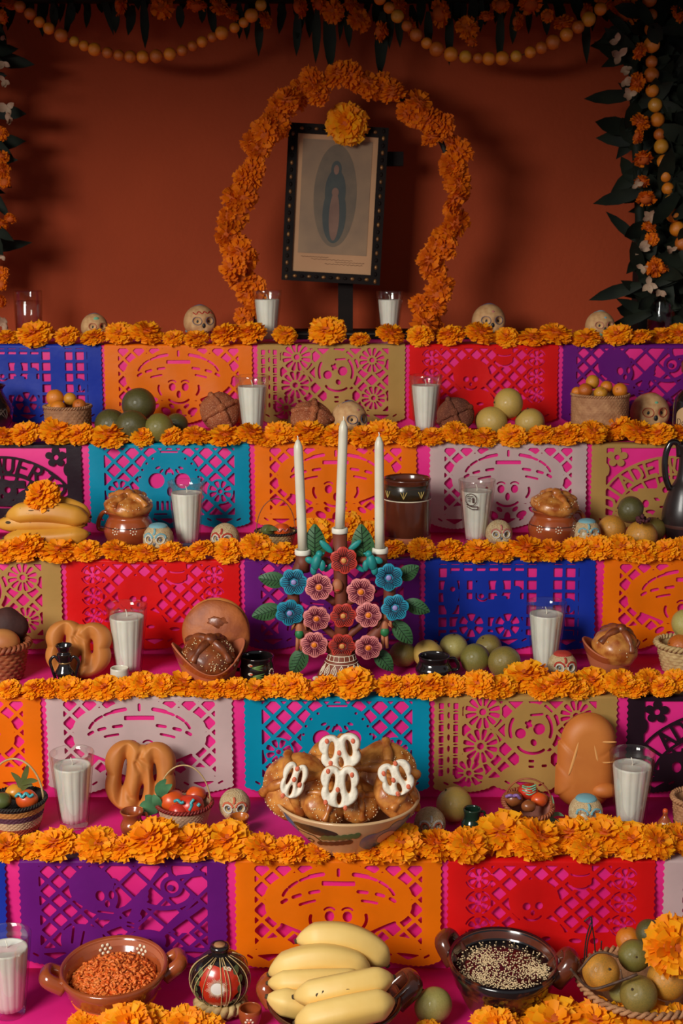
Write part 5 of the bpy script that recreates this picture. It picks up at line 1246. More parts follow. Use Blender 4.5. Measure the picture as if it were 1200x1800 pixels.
def clay_leaf_mesh():
    m = MB(); n, k = 11, 4; V = []; F = []
    for i in range(n):
        u = i / (n - 1); w = .30 * math.sin(math.pi * (.04 + .94 * u ** .85)) ** .8
        for j in range(-k, k + 1): v = j / k; V.append((w * v, -.05 * (1 - abs(v)) - .06 * math.sin(math.pi * u), u))
    q = 2 * k + 1
    for i in range(n - 1):
        for j in range(q - 1): F.append((i * q + j, i * q + j + 1, (i + 1) * q + j + 1, (i + 1) * q + j))
    m.add(V, F, 0); m.add(np.array(V) + (0, .05, 0), [f[::-1] for f in F], 0)
    m.tube([(0, -.055 - .06 * math.sin(math.pi * u), u) for u in np.linspace(.02, .95, 8)], .012, 4, mi=1)
    for u in np.linspace(.15, .75, 6):
        for s in (-1, 1): w = .28 * math.sin(math.pi * (.04 + .94 * u ** .85)) ** .8; m.tube([(0, -.055 - .06 * math.sin(math.pi * u), u), (s * w * .75, -.03 - .06 * math.sin(math.pi * (u + .1)), u + .14)], .009, 4, mi=1)
    return m.mesh('leaf', [M_TLEAF, M_TVEIN])
ME_CLEAF = clay_leaf_mesh()
for (x0, y0, x1, y1) in ((503, 1022, 454, 1016), (492, 1068, 443, 1084), (535, 1140, 512, 1187), (660, 1142, 690, 1180), (700, 1016, 736, 996), (712, 1058, 755, 1076), (692, 1092, 724, 1132), (553, 988, 553, 922), (640, 988, 634, 922)):
    a, b = T(x0, y0, .004), T(x1, y1, .002); d = b - a; L = np.linalg.norm(d)
    link('leaf', ME_CLEAF, tree, a, (0, math.atan2(d[0], d[2]), 0), (L * 1.0 if L > .045 else L * 1.15, L, L))
ME_TLF = MB().ball((0, 0, .5), (.2, .1, .5), 10, 8).mesh('teal_leaf', M_TEAL)
for (x0, y0, x1, y1) in ((584, 972, 562, 950), (612, 968, 634, 950), (570, 1005, 585, 990), (640, 1005, 622, 992)):
    a, b = T(x0, y0, -.014), T(x1, y1, -.014); d = b - a; L = np.linalg.norm(d); link('teal_leaf', ME_TLF, tree, a, (0, math.atan2(d[0], d[2]), 0), L)
for (x, y, s) in ((556, 988, 1), (653, 988, -1)):
    bm = MB(); bm.ball((0, 0, 0), (9 * cs, 9 * cs, 15 * cs), 14, 10, M=rotm(0, .25 * s, 0)); bm.ball((s * 5 * cs, 0, 14 * cs), (6.5 * cs,) * 3, 10, 8); bm.ball((s * 11 * cs, 0, 15 * cs), (3.5 * cs, 2 * cs, 2 * cs), 8, 6)
    bm.ball((-s * 11 * cs, .0, 3 * cs), (9 * cs, 4 * cs, 6 * cs), 10, 8, M=rotm(0, .4, 0)); bm.ball((-s * 5 * cs, 0, -14 * cs), (6 * cs, 4 * cs, 9 * cs), 10, 8); bm.ball((s * 10 * cs, -.002, -6 * cs), (6 * cs, 4 * cs, 10 * cs), 10, 8)
    b = bm.build('clay_bird', M_TEAL, tree, loc=T(x, y, -.024)); b['label'] = 'small teal clay bird'
for (x, y, s) in ((526, 1108, 1), (676, 1104, -1)):
    pts = np.array(T(x, y, -.008)); fg = MB().ball((0, 0, 0), (7 * cs, 6 * cs, 16 * cs), 12, 10)
    fg.ball((0, 0, 21 * cs), (6 * cs,) * 3, 12, 8); fg.tube([(-5 * cs, 0, 8 * cs), (-13 * cs, -.002, 2 * cs), (-9 * cs, -.005, 14 * cs)], 2.6 * cs, 7); fg.tube([(5 * cs, 0, 8 * cs), (13 * cs, -.002, 2 * cs), (9 * cs, -.005, 14 * cs)], 2.6 * cs, 7)
    fg.tube([(-3 * cs, 0, -12 * cs), (-4 * cs, 0, -36 * cs)], 3.4 * cs, 7); fg.tube([(3 * cs, 0, -12 * cs), (4 * cs, 0, -36 * cs)], 3.4 * cs, 7)
    f_ = fg.build('clay_figure', pm('skin_clay', srgb(176, 104, 66), rough=.6), tree, loc=pts); f_['label'] = 'small clay figure with green garment'
    MB().ball((0, -.002, -6 * cs), (8 * cs, 6 * cs, 9 * cs), 12, 8).build('garment', pm('green_garment', srgb(40, 116, 66), rough=.5), f_)
hd = MB().ball((0, 0, 0), (10 * cs, 9 * cs, 13 * cs), 16, 12).build('clay_face', pm('skin_clay', srgb(176, 104, 66), rough=.6), tree, loc=T(593, 1030, -.012)); MB().ball((0, -8 * cs, -6 * cs), (5 * cs, 2 * cs, 2 * cs), 8, 6).build('mouth', FCOL['red'], hd)
M_TAPER = pm('ivory_taper_wax', srgb(222, 216, 194), srgb(214, 206, 184), scale=20, rough=.35, sss=.15)
for (x0, y0, x1, y1, l) in ((532, 966, 523, 766, 'left white taper candle in the painted candelabra'), (597, 929, 604, 732, 'middle white taper candle, tallest in the painted candelabra'), (667, 963, 666, 760, 'right white taper candle in the painted candelabra')):
    a = on_y(x0, y0, CY); b = on_y(x1, y1, CY); d = b - a; L = np.linalg.norm(d)
    o = thing('taper_candle', l, 'candle', a, rot=(0, math.atan2(d[0], d[2]), 0), group='taper candles')
    r = 8.4 * cs
    MB().lathe([(0, 0), (r, 0), (r * 1.0, L * .2), (r * .94, L * .86), (r * .88, L * .91), (r * .45, L * .955), (r * .25, L * .965), (0, L * .967)], 24).build('wax', M_TAPER, o)
    MB().tube([(0, 0, L * .96), (.0004, 0, L * .985), (-.0006, 0, L * 1.0)], .0010, 6).build('wick', M_WICK, o)

# ------------------------------------------------------------------ small pottery
def little_pot(px, py, t, w, h, prof_f, mat_, lab, cat='pot', hand=(), name='small_pot', wall=.0025, hr=.09, hout=.4):
    p, s = dims(px, py, t); R, H = w / 2 * s, h * s
    prof = spl([(R * a, H * b) for a, b in prof_f]); o = thing(name, lab, cat, p)
    MB().lathe(shell(prof, wall), 40).build('body', mat_, o)
    for a in hand: handle(o, lambda z: rad_at(prof, z), H * .38, H * .86, R * hout, R * hr, a, mat_)
    return o, p, s, R, H, prof
MUG = ((.72, 0), (.96, .28), (1.0, .5), (.82, .76), (.86, 1.0))
o, p, s, R, H, prof = little_pot(452, 1198, 4, 62, 46, ((.7, 0), (.95, .2), (1, .5), (.92, .8), (.96, 1)), M_BLK, 'black glazed mug painted with tulips, left of the candelabra', 'mug', (math.pi - .3,), 'painted_mug', hr=.11)
m1, m2, m3 = MB(), MB(), MB()
for (a, z, l) in ((-1.95, .78, .5), (-1.9, .46, .45)):
    q = a; Rz = rad_at(prof, H * z); m1.disc((Rz * math.cos(q), Rz * math.sin(q), H * z), (math.cos(q), math.sin(q), 0), R * .16, ry=R * .10); m2.disc((Rz * 1.01 * math.cos(q + .06), Rz * 1.01 * math.sin(q + .06), H * z), (math.cos(q), math.sin(q), 0), R * .10, ry=R * .07)
    for dz in (-.12, 0, .10): m3.tube([(rad_at(prof, H * (z + dz * u)) * 1.01 * math.cos(q + .15 + u * .7), rad_at(prof, H * (z + dz * u)) * 1.01 * math.sin(q + .15 + u * .7), H * (z - .08 + dz * u)) for u in np.linspace(0, 1, 5)], [.0012, .0018, .0018, .0012, .0006], 5)
m1.build('tulip_white', M_DOT, o); m2.build('tulip_red', M_ORP, o); m3.build('painted_leaves', M_LEAFP, o)
dots(o, prof, -.55, H * .45, R * .2, 10, M_DOT, R * .06, False, 'painted_daisy')
little_pot(762, 1196, 4, 64, 44, MUG, M_BLK, 'small dark brown glazed mug before the olive citrus', 'mug', (.1,), 'small_mug', hr=.1)
# two-handled black vase
p, s = dims(115, 1206, 4)
o = thing('two_handled_vase', 'tiny black glazed vase with two curled handles before the ring bread', 'vase', p)
vp = spl([(16 * s, 0), (20 * s, 4 * s), (12 * s, 14 * s), (17 * s, 24 * s), (10 * s, 40 * s), (13 * s, 58 * s), (10 * s, 62 * s), (15 * s, 74 * s)])
MB().lathe(shell(vp, .002), 32).build('body', M_BLK, o)
MB().lathe([(10.4 * s, 41 * s), (11.6 * s, 42.5 * s), (10.6 * s, 44 * s)], 28).build('gilt_ring', pm('gilt', srgb(150, 116, 70), rough=.3, metal=.5), o)
for sx in (-1, 1): MB().tube(smooth_path([(sx * 9 * s, 0, 44 * s), (sx * 17 * s, 0, 53 * s), (sx * 25 * s, 0, 44 * s), (sx * 21 * s, 0, 26 * s), (sx * 17 * s, 0, 10 * s), (sx * 22 * s, 0, 1 * s)], 5), 2.8 * s, 8).build('handle', M_BLK, o)
o, p, s, R, H, prof = little_pot(211, 1204, 4, 33, 30, ((.8, 0), (.95, .2), (1, .6), (.98, 1)), pm('white_glaze', srgb(218, 208, 188), rough=.3, coat=.4), 'tiny white cup with orange painted leaf before the candle, fourth tier', 'cup', (), 'tiny_cup')
m = MB()
for (a, z, r) in ((-1.5, .45, .3), (-1.1, .4, .25), (-1.3, .25, .25)): m.disc((R * 1.0 * math.cos(a), R * 1.0 * math.sin(a), H * z), (math.cos(a), math.sin(a), 0), R * r, ry=R * r * .6)
m.build('painted_leaf', M_ORP, o)
little_pot(233, 1470, 5, 44, 46, ((.72, 0), (.9, .25), (.95, .45), (.74, .72), (.95, 1)), M_CLAY, 'tiny brown glazed jug below the twisted bread, fifth tier', 'jug', (.2,), 'tiny_jug', hr=.12)
little_pot(421, 1468, 5, 36, 34, ((.7, 0), (.85, .4), (.8, .7), (1, 1)), pm('amber_glaze', srgb(196, 110, 36), srgb(176, 92, 30), scale=30, rough=.2, coat=.5), 'tiny amber glazed mug in front of the straw-coloured skull', 'mug', (math.pi,), 'tiny_mug', hr=.1)
little_pot(829, 1464, 5, 38, 44, ((.7, 0), (.98, .22), (1, .42), (.78, .66), (.84, 1)), M_GRNG, 'tiny dark green glazed jug beside the pale citrus, fifth tier', 'jug', (.05,), 'tiny_jug', hr=.12)
o, p, s, R, H, prof = little_pot(1167, 1466, 5, 28, 40, ((.9, 0), (1, .2), (.9, .5), (.5, .72), (.3, .85), (.34, 1)), M_CLAY, 'tiny brown clay bell with white stripes at the right, fifth tier', 'figurine', (), 'tiny_bell')
m = MB()
for a in (-2.2, -1.75, -1.3, -.85): m.tube([(rad_at(prof, H * z) * 1.01 * math.cos(a), rad_at(prof, H * z) * 1.01 * math.sin(a), H * z) for z in np.linspace(.05, .6, 5)], .0011, 5)
m.build('white_stripes', M_DOT, o)
MB().ball((0, 0, H * 1.05), (R * .34,) * 3, 10, 8).build('knob', M_ORP, o)
o, p, s, R, H, prof = little_pot(440, 1806, 6, 42, 36, ((.6, 0), (.9, .4), (1, .8), (.95, 1)), M_CLAY, 'tiny clay cup with white flower at the bottom edge', 'cup', (), 'tiny_cup')
dots(o, prof, -1.6, H * .55, R * .3, 6, M_DOT, R * .12); MB().disc((R * .98 * math.cos(-1.6), R * .98 * math.sin(-1.6), H * .55), (math.cos(-1.6), math.sin(-1.6), 0), R * .12, h=.001).build('flower_centre', M_ORP, o)

# ------------------------------------------------------------------ painted bowl with breads, fifth tier
p, s = dims(610, 1490, 5); R, H = 127 * s, 96 * s
prof = spl([(R * .36, 0), (R * .42, H * .06), (R * .62, H * .34), (R * .86, H * .70), (R * .97, H * .93), (R, H)])
o = thing('painted_bowl', 'large flared cream bowl painted with blue blossom and green leaves, full of bread', 'bowl', p)
MB().lathe(shell(prof, .006), 72).build('body', pm('cream_slip', srgb(216, 176, 130), srgb(204, 162, 116), scale=12, rough=.35, coat=.3), o)
def bowl_patch(fields, mat_, name, off=.0006):
    xs, ys = np.arange(-130, 131, 2.0), np.arange(0, 97, 1.6); X, Y = np.meshgrid(xs, ys); V, Fc = march(xs, ys, fields(X, Y))
    z = np.clip(V[:, 1], 1, 95) * s; Rz = np.array([rad_at(prof, q) for q in z]) + off; th = -math.pi / 2 + V[:, 0] * s / np.maximum(Rz, R * .5)
    m = MB(); m.add(np.stack([Rz * np.cos(th), Rz * np.sin(th), z], 1), Fc); return m.build(name, mat_, o)
bowl_patch(lambda X, Y: U(f_ell(X, Y, 72, 52, 52, 24, .2), f_ell(X, Y, 120, 70, 40, 18, .3), f_circ(X, Y, 45, 48, 24), f_circ(X, Y, 95, 66, 22)), pm('blue_slip', srgb(84, 130, 166), srgb(66, 110, 148), scale=14, rough=.35, coat=.3), 'blue_blossom')
bowl_patch(lambda X, Y: f_ell(X, Y, 72, 52, 20, 17, .2), pm('rosy_slip', srgb(226, 170, 140), rough=.4), 'blossom_centre', .0012)
bowl_patch(lambda X, Y: U(f_ell(X, Y, -62, 76, 42, 9, -.12), f_ell(X, Y, -52, 79, 36, 8, -.1)), pm('dark_green_slip', srgb(34, 46, 36), rough=.35, coat=.3), 'dark_leaf')
bowl_patch(lambda X, Y: U(*[f_ell(X, Y, -40 + 11 * i, 62 + 2 * i, 9, 6, .9) for i in range(6)], f_seg(X, Y, -50, 58, 20, 72, 1.5)), pm('green_slip', srgb(74, 112, 66), rough=.35, coat=.3), 'green_leaf', .0009)
bowl_patch(lambda X, Y: U(*[f_ell(X, Y, -48 + 10 * i, 42 + 2.5 * i, 8, 6, .7) for i in range(6)], f_line(X, Y, [(-120, 60), (-100, 42), (-80, 32), (-66, 34), (-62, 44), (-70, 48), (-76, 42)], 1.6), f_line(X, Y, [(-110, 66), (-60, 62), (-45, 48)], 1.4)), pm('dark_slip_leaf', srgb(36, 42, 40), rough=.35, coat=.3), 'dark_sprig', .0006)
bowl_patch(lambda X, Y: f_ell(X, Y, -128, 70, 34, 22, -.5), MATS['blue_slip'], 'side_blossom')
bz = p[2] + H
def loaf_in(dx, dy, dz, r, lab, rot, m_=M_CRUST, sd=0, ses=60, flat=.62): return bone_bread((p[0] + dx * s, p[1] + dy, bz + dz * s), r * s, lab, m_, m_, rot, flat, ses, sd, 'breads in the painted bowl')
loaf_in(-84, .012, 6, 60, 'golden bone bread at the left in the painted bowl', (.9, .25, -.5), sd=1, ses=90)
loaf_in(-22, .060, 14, 60, 'golden bone bread at the back of the painted bowl', (.8, .1, .2), sd=2, ses=40)
loaf_in(62, .055, 10, 60, 'seeded bone bread, upper right in the painted bowl', (.9, -.15, .3), sd=4, ses=110)
loaf_in(-46, -.018, -12, 42, 'seeded brown bread at the front of the painted bowl', (.8, .1, .6), M_CRUST, 6, 110)
loaf_in(74, .0, -4, 46, 'glossy golden bread at the front right of the painted bowl', (.9, -.2, 1.1), sd=7, ses=50)
loaf_in(16, -.002, -14, 40, 'seeded golden bread behind the lower iced pretzel', (.8, 0, .2), M_CRUST, 9, 90)
M_ICEW = pm('white_icing', srgb(238, 230, 210), srgb(228, 216, 194), scale=50, rough=.6, bump=.3, bscale=160)
def iced(cx, cy, w, h, ang, dy, lab, dt, tilt=-.15):
    q = on_y(cx, cy, p[1] + dy); k = mpp(q); W, Hh = w / 2 * k, h / 2 * k
    def fld(X, Y):
        u, v = X / W, Y / Hh
        sil = U(f_ell(u, v, -.42, .38, .56, .60, .2), f_ell(u, v, .42, .38, .56, .60, -.2), f_ell(u, v, 0, -.30, .95, .69))
        holes = U(f_ell(u, v, -.40, .16, .13, .42, -.18), f_ell(u, v, .42, .16, .13, .42, .1), f_ell(u, v, -.02, -.55, .11, .26), f_ell(u, v, 0, .98, .12, .2))
        return np.minimum(sil, -holes) * min(W, Hh)
    t = thing('iced_pretzel', lab, 'biscuit', q, rot=(tilt, ang, 0), group='white-iced pretzel biscuits')
    pillow(MB(), fld, -W * 1.1, W * 1.1, -Hh * 1.1, Hh * 1.1, .0014, .0055, .006, back=1.6, mi_back=0).build('biscuit', M_CRUST, t, loc=(0, .003, 0))
    pillow(MB(), lambda X, Y: fld(X, Y) - .0004, -W * 1.1, W * 1.1, -Hh * 1.1, Hh * 1.1, .0014, .0058, .004, back=.1).build('icing', M_ICEW, t)
    for (a, b) in dt: MB().ball((a * W, -.0058, b * Hh), (.0036, .0016, .0045), 8, 6).build('red_dab', I_ORAN, t)
iced(598, 1322, 76, 66, -.12, -.045, 'upper white-iced pretzel at the middle of the painted bowl', ((-.55, .7), (-.05, .0), (.65, .55), (-.5, -.5)))
iced(597, 1383, 70, 76, .02, -.062, 'lower white-iced pretzel at the middle of the painted bowl', ((-.6, .75), (.6, .6), (-.1, -.1), (-.7, -.7), (.3, -.95)))
iced(516, 1372, 46, 66, .28, -.055, 'small tilted white-iced pretzel at the left of the painted bowl', ((0, .7), (0, .1), (.5, -.1), (-.5, -.9)))
iced(697, 1368, 62, 64, -.32, -.062, 'tilted white-iced pretzel at the right of the painted bowl', ((-.6, .5), (.2, .85), (-.2, 0), (.5, -.6), (-.2, -.8)))

# ------------------------------------------------------------------ bottom tier
def casserole(px, py, w, h, lab, m_out, m_in, rz=0.0, ys=1.0):
    p, s = dims(px, py, 6); R, H = w / 2 * s, h * s
    prof = spl([(R * .50, 0), (R * .66, H * .16), (R * .86, H * .60), (R * .96, H * .90), (R, H)])
    o = thing('clay_casserole', lab, 'casserole', p, rz); o.scale = (1, ys, 1)
    MB().lathe(shell(prof, .006), 64).build('body', m_out, o)
    MB().lathe([(rad_at(prof, H * .62) + .0006, H * .60), (rad_at(prof, H * .8) + .0012, H * .8), (R + .001, H * .99), (R - .003, H + .0034), (R - .0065, H * .99), (rad_at(prof, H * .6) - .0066, H * .6), (rad_at(prof, H * .25) - .0066, H * .27)], 64).build('glazed_rim', m_in, o)
    return o, p, s, R, H, prof
def ear(o, R, H, ang, mat_, up=.35, out=.36, rad=.010):
    P = smooth_path([(R * .90, -R * .20, H * .72), (R * (1 + out * .8), -R * .17, H * (.95 + up * .8)), (R * (1 + out), 0, H * (1.0 + up)), (R * (1 + out * .8), R * .17, H * (.95 + up * .8)), (R * .90, R * .20, H * .72)], 6)
    MB().tube(P @ rotm(0, 0, ang).T, rad, 10, flat=1.5).build('ear_handle', mat_, o)
# shredded candied squash in the left casserole
o, p, s, R, H, prof = casserole(203, 1780, 186, 88, 'glazed clay casserole of orange shredded sweet, bottom left', M_CLAYM, M_CLAY, ys=1.14)
ear(o, R, H, math.pi + .15, M_CLAY, -.04, .26, .0085); ear(o, R, H, .25, M_CLAY, -.02, .26, .0085)
for a in (1.95, 1.1):
    m = MB()
    for k in range(7):
        q = 2 * math.pi * k / 6; rr = 0 if k == 6 else .008; z = H * .84 + rr * .8 * math.sin(q); Rr = rad_at(prof, z) - .0075; t = a + rr * math.cos(q) / Rr
        m.disc((Rr * math.cos(t), Rr * math.sin(t), z), (-math.cos(t), -math.sin(t), .3), .0026)
    m.build('painted_dots', M_DOT, o)
MB().ball((0, 0, H * .52), (R * .84, R * .84, H * .36), 28, 10).build('filling_bed', pm('orange_sweet_bed', srgb(240, 108, 34), rough=.7), o)
rs3 = np.random.RandomState(8); m = MB()
for i in range(1900):
    a, q = rs3.uniform(0, 6.283), math.sqrt(rs3.uniform(0, 1)); x, y = R * .83 * q * math.cos(a), R * .83 * q * math.sin(a); z = H * .52 + H * .37 * math.sqrt(max(0, 1 - q * q * .93)) + rs3.uniform(-.002, .004)
    d = rs3.normal(size=3); d[2] *= .4; d /= np.linalg.norm(d); L = rs3.uniform(.003, .006); b = rs3.normal(size=3) * .0022
    m.tube([np.array((x, y, z)) - d * L, np.array((x, y, z)) + b, np.array((x, y, z)) + d * L], rs3.uniform(.0022, .0034), 4, a=rs3.uniform(0, 1), flat=.4)
tag(m.build('shredded_sweet', pm('orange_shreds', srgb(248, 112, 34), srgb(255, 150, 70), attr='tone', rough=.45, translucent=.2), None, loc=o.location), 'heap of orange shredded sweet in the left casserole', 'shreds', kind='stuff').scale = (1, 1.14, 1)
# black sauce with sesame
o, p, s, R, H, prof = casserole(882, 1776, 194, 98, 'dark glazed casserole of black sauce with sesame seeds, bottom right', M_CLAYD, pm('dark_mottled_glaze', srgb(24, 18, 20), srgb(110, 50, 28), scale=26, rough=.15, coat=.7, lo=.55, hi=.66), ys=1.14)
ear(o, R, H, math.pi - .5, M_CLAYD, .10, .16, .009); ear(o, R, H, -.12, M_CLAYD, .12, .20, .010)
tag(MB().lathe([(0, H * .50), (R * .74, H * .50), (R * .885, H * .82), (R * .60, H * .835), (0, H * .845)], 48).build('black_sauce', pm('black_sauce_gloss', srgb(28, 20, 20), rough=.25, coat=.4), None, loc=p + np.array((0, 0, .0005))), 'black mole sauce filling the dark casserole', 'sauce').scale = (1, 1.14, 1)
m = MB(); n = 0
cl = [(-.30, .25, .24), (-.55, -.35, .22), (.05, -.55, .26), (.6, -.1, .16), (-.1, .1, .55), (.3, .1, .55)]
while n < 1500:
    c = cl[rs3.randint(6)]; x, y = c[0] + rs3.normal() * c[2], c[1] + rs3.normal() * c[2] * .8
    if x * x + y * y > .70: continue
    q = math.hypot(x, y); m.ball((x * R, y * R, H * (.850 - .02 * q) + rs3.uniform(0, .0012)), (.0016, .0011, .0008), 5, 4, M=rotm(rs3.uniform(-.3, .3), rs3.uniform(-.3, .3), rs3.uniform(0, 6))); n += 1
tag(m.build('sesame_seeds', M_SESA, None, loc=p), 'toasted sesame seeds scattered on the black sauce', 'seeds', kind='stuff').scale = (1, 1.14, 1)
# bananas in a bowl
o, p, s, R, H, prof = casserole(588, 1815, 236, 66, 'brown clay casserole under a pile of bananas, bottom centre', M_CLAYD, M_CLAYD)
ear(o, R, H, .25, M_CLAYD, .25, .22, .010); ear(o, R, H, math.pi - .25, M_CLAY, .22, .06, .009)
yb = p[1]; g = 'bananas in the bottom bowl'
def B6(x, y, dy): return on_y(x, y, yb + dy)
k6 = mpp(B6(590, 1720, 0))
banana(B6(522, 1654, .05), B6(680, 1696, .05), (.010, 0, .024), 27 * k6, 'uppermost curved banana of the bottom bowl', M_BAN, g, fat=1)
banana(B6(474, 1712, .02), B6(650, 1708, .02), (0, -.004, .026), 26 * k6, 'second banana from the top in the bottom bowl', M_BAN, g)
banana(B6(472, 1728, -.01), B6(640, 1722, -.005), (0, -.010, .006), 22 * k6, 'middle left banana in the bottom bowl', M_BAN, g)
banana(B6(470, 1752, -.040), B6(640, 1772, -.030), (0, -.006, -.004), 24 * k6, 'lower left banana behind the crossing one', M_BAN, g)
banana(B6(518, 1752, -.062), B6(690, 1718, -.055), (0, -.012, .006), 25 * k6, 'banana crossing in front with a dark bruise', M_BAN, g, spots=((-.45, .0055, .004), (-.40, .0025, .006), (.15, .004, .002)))
banana(B6(520, 1798, -.095), B6(692, 1760, -.085), (0, -.012, .008), 27 * k6, 'lowest banana in front of the bottom bowl', M_BAN, g, spots=((.05, .002, .003),))
# painted gourd bottle in a straw net
p, s = dims(388, 1776, 6)
o = thing('painted_gourd', 'black lacquered gourd bottle with red flower in a straw net, bottom tier', 'bottle', p)
RG = 52 * s; zc = .014 + RG * .92
MB().ball((0, 0, zc), (RG, RG * .95, RG * .96), 44, 30).build('body', M_BLK, o)
zt = zc + RG * .90
MB().lathe([(RG * .30, zt - .004), (RG * .28, zt + .002), (RG * .34, zt + .008), (RG * .31, zt + .013), (RG * .2, zt + .013), (RG * .2, zt)], 30).build('neck', M_BLK, o)
MB().lathe([(0, zt - .002), (RG * .195, zt - .002), (RG * .195, zt + .0125), (RG * .18, zt + .0138), (0, zt + .014)], 24).build('cork', pm('cork', srgb(190, 136, 88), srgb(160, 110, 68), scale=80, rough=.8), o)
def gp(a, e, off=.0008):
    return np.array(((RG + off) * math.cos(e) * math.cos(-math.pi / 2 + a), (RG * .95 + off) * math.cos(e) * math.sin(-math.pi / 2 + a), zc + (RG * .96 + off) * math.sin(e)))
def gpatch(field, mat_, name, off):
    xs, ys = np.arange(-1.5, 1.51, .04), np.arange(-1.0, 1.2, .04); X, Y = np.meshgrid(xs, ys); V, Fc = march(xs, ys, field(X, Y)); m = MB(); m.add([gp(a / max(math.cos(e), .45), e, off) for a, e in V], Fc); return m.build(name, mat_, o)
gpatch(lambda X, Y: U(f_ell(X, Y, -.16, .18, .46, .70), f_ell(X, Y, .22, .15, .42, .68), f_ell(X, Y, .50, .15, .28, .40), f_ell(X, Y, .0, -.25, .50, .46), f_ell(X, Y, -.66, .18, .12, .08)), pm('lacquer_red', srgb(206, 56, 28), srgb(186, 44, 24), scale=30, rough=.25, coat=.5), 'red_petals', .0006)
gpatch(lambda X, Y: f_circ(X, Y, -.02, .10, .21), pm('lacquer_white', srgb(230, 222, 212), rough=.4), 'white_centre', .0012)
m = MB()
for k in range(44):
    a = 2 * math.pi * k / 44; L = .36 + .05 * math.sin(k * 5); m.tube([gp(-.02 + .2 * math.cos(a), .10 + .2 * math.sin(a), .0012), gp(-.02 + L * math.cos(a), .08 + L * math.sin(a), .0012)], [.0005, .00025], 4)
m.build('white_rays', M_DOT, o)
for (a, e, r) in ((-.75, .55, .15), (-.9, .22, .14), (-1.0, -.05, .12), (-.95, -.32, .12), (-.70, -.62, .13), (.75, .62, .15), (.95, .30, .13), (.92, -.02, .14), (.85, -.35, .12)):
    gpatch(lambda X, Y: f_ell(X, Y, a * .85, e, r * .8, r), pm('olive_paint', srgb(92, 100, 60), srgb(74, 80, 50), scale=40, rough=.4), 'green_leaf_spot', .0007)
for (a0, e0) in ((.35, .78), (-.4, .8), (.3, -.72), (-.15, -.76), (.5, .72)):
    m = MB()
    for k in range(5): q = 2 * math.pi * k / 5; m.disc(gp(a0 + .07 * math.cos(q), e0 + .05 * math.sin(q)), gp(a0, e0) - np.array((0, 0, zc)), .0016)
    m.build('white_dots', M_DOT, o)
for k, (a, w) in enumerate(((-1.45, .1), (-1.35, -.1), (-.95, .6), (-.75, .7), (-.45, .35), (.12, .0), (.28, -.08), (.40, .05), (.75, -.2), (1.1, .1), (1.4, -.1), (2.0, 0), (3.0, 0))):
    P = [gp(a * (.55 + .5 * math.cos(e)) + w * (e - .2) * .5 * (1 if k < 5 else .3), e, .0016) for e in np.linspace(1.15, -.95, 16)]
    MB().tube(P, .0006 + .0003 * (k % 2), 5).build('straw_strand', M_STRAW, o)
MB().tube([(RG * .33 * math.cos(a), RG * .33 * math.sin(a), zt - .003) for a in np.linspace(0, 2 * math.pi, 28, endpoint=False)], .0016, 5, closed=True).build('neck_tie', M_STRAW, o)
braid(MB(), RG * .70, .0135, .0062, 9).build('straw_ring', M_STRAW, o)
# basket of citrus at the right
p, s = dims(1128, 1786, 6); R, HB = 112 * s, 66 * s
o = thing('shallow_basket', 'shallow palm basket heaped with olive citrus, bottom right', 'basket', p)
woven(MB(), R * .62, R, HB, 9, 34, .0014, wall=.006).build('body', M_PALM, o); braid(MB(), R, HB, .0038, 26).build('rim', M_PALM, o)
yb = p[1]; g = 'citrus in the bottom right basket'
for (x, y, r, k, dy, l) in ((1056, 1708, 33, 'orange', -.045, 'yellow-olive citrus at the left of the shallow basket'), (1114, 1680, 28, 'limegreen', -.005, 'green citrus in the middle of the shallow basket'), (1142, 1640, 25, 'green', .05, 'dull green citrus standing highest in the shallow basket'), (1104, 1652, 22, 'tejo', .075, 'orange fruit at the back of the shallow basket'),
                            (1172, 1722, 36, 'orange', -.045, 'large yellow citrus at the right of the shallow basket'), (1122, 1748, 33, 'olive', -.075, 'olive citrus at the front of the shallow basket'), (1092, 1742, 22, 'pale', -.03, 'pale citrus wedged in the shallow basket'), (1200, 1690, 26, 'limegreen', .02, 'green citrus at the far right of the shallow basket')):
    q = on_y(x, y, yb + dy); fruit(q, r * mpp(q), k, l, group=g)
q = on_y(1184, 1664, yb - .060); put_marigold(q, 54 * mpp(q), 'large bright marigold lying on the basket of citrus at right', 'marigolds laid on fruit', face=1.2)
M_TWIG = pm('bare_twig', srgb(70, 46, 34), srgb(110, 80, 58), scale=60, rough=.6)
tw = thing('citrus_twig', 'thin bare twig lying over the citrus in the shallow basket', 'twig', on_y(1020, 1708, yb - .085))
tb = np.array(tw.location)
for P, r in (([(1002, 1702), (1020, 1724), (1042, 1738), (1080, 1728), (1120, 1712)], .0022), ([(1016, 1708), (1040, 1680), (1060, 1674), (1086, 1682)], .0018), ([(1090, 1704), (1096, 1722), (1120, 1714)], .0014)): MB().tube(smooth_path([on_y(x, y, yb - .088) - tb for x, y in P], 5), r, 6).build('branch', M_TWIG, tw)
tw = thing('wire_sprig', 'upright dark wire sprig at the left of the shallow basket', 'twig', on_y(1030, 1700, yb - .02)); tb = np.array(tw.location)
for P in ([(1030, 1700), (1032, 1660), (1040, 1628), (1038, 1612), (1026, 1620)], [(1046, 1676), (1044, 1650), (1038, 1612)], [(1026, 1692), (1030, 1650), (1038, 1622)], [(1056, 1670), (1057, 1654)]): MB().tube(smooth_path([on_y(x, y, yb - .02) - tb for x, y in P], 5), .0011, 5).build('wire', M_DARK, tw)

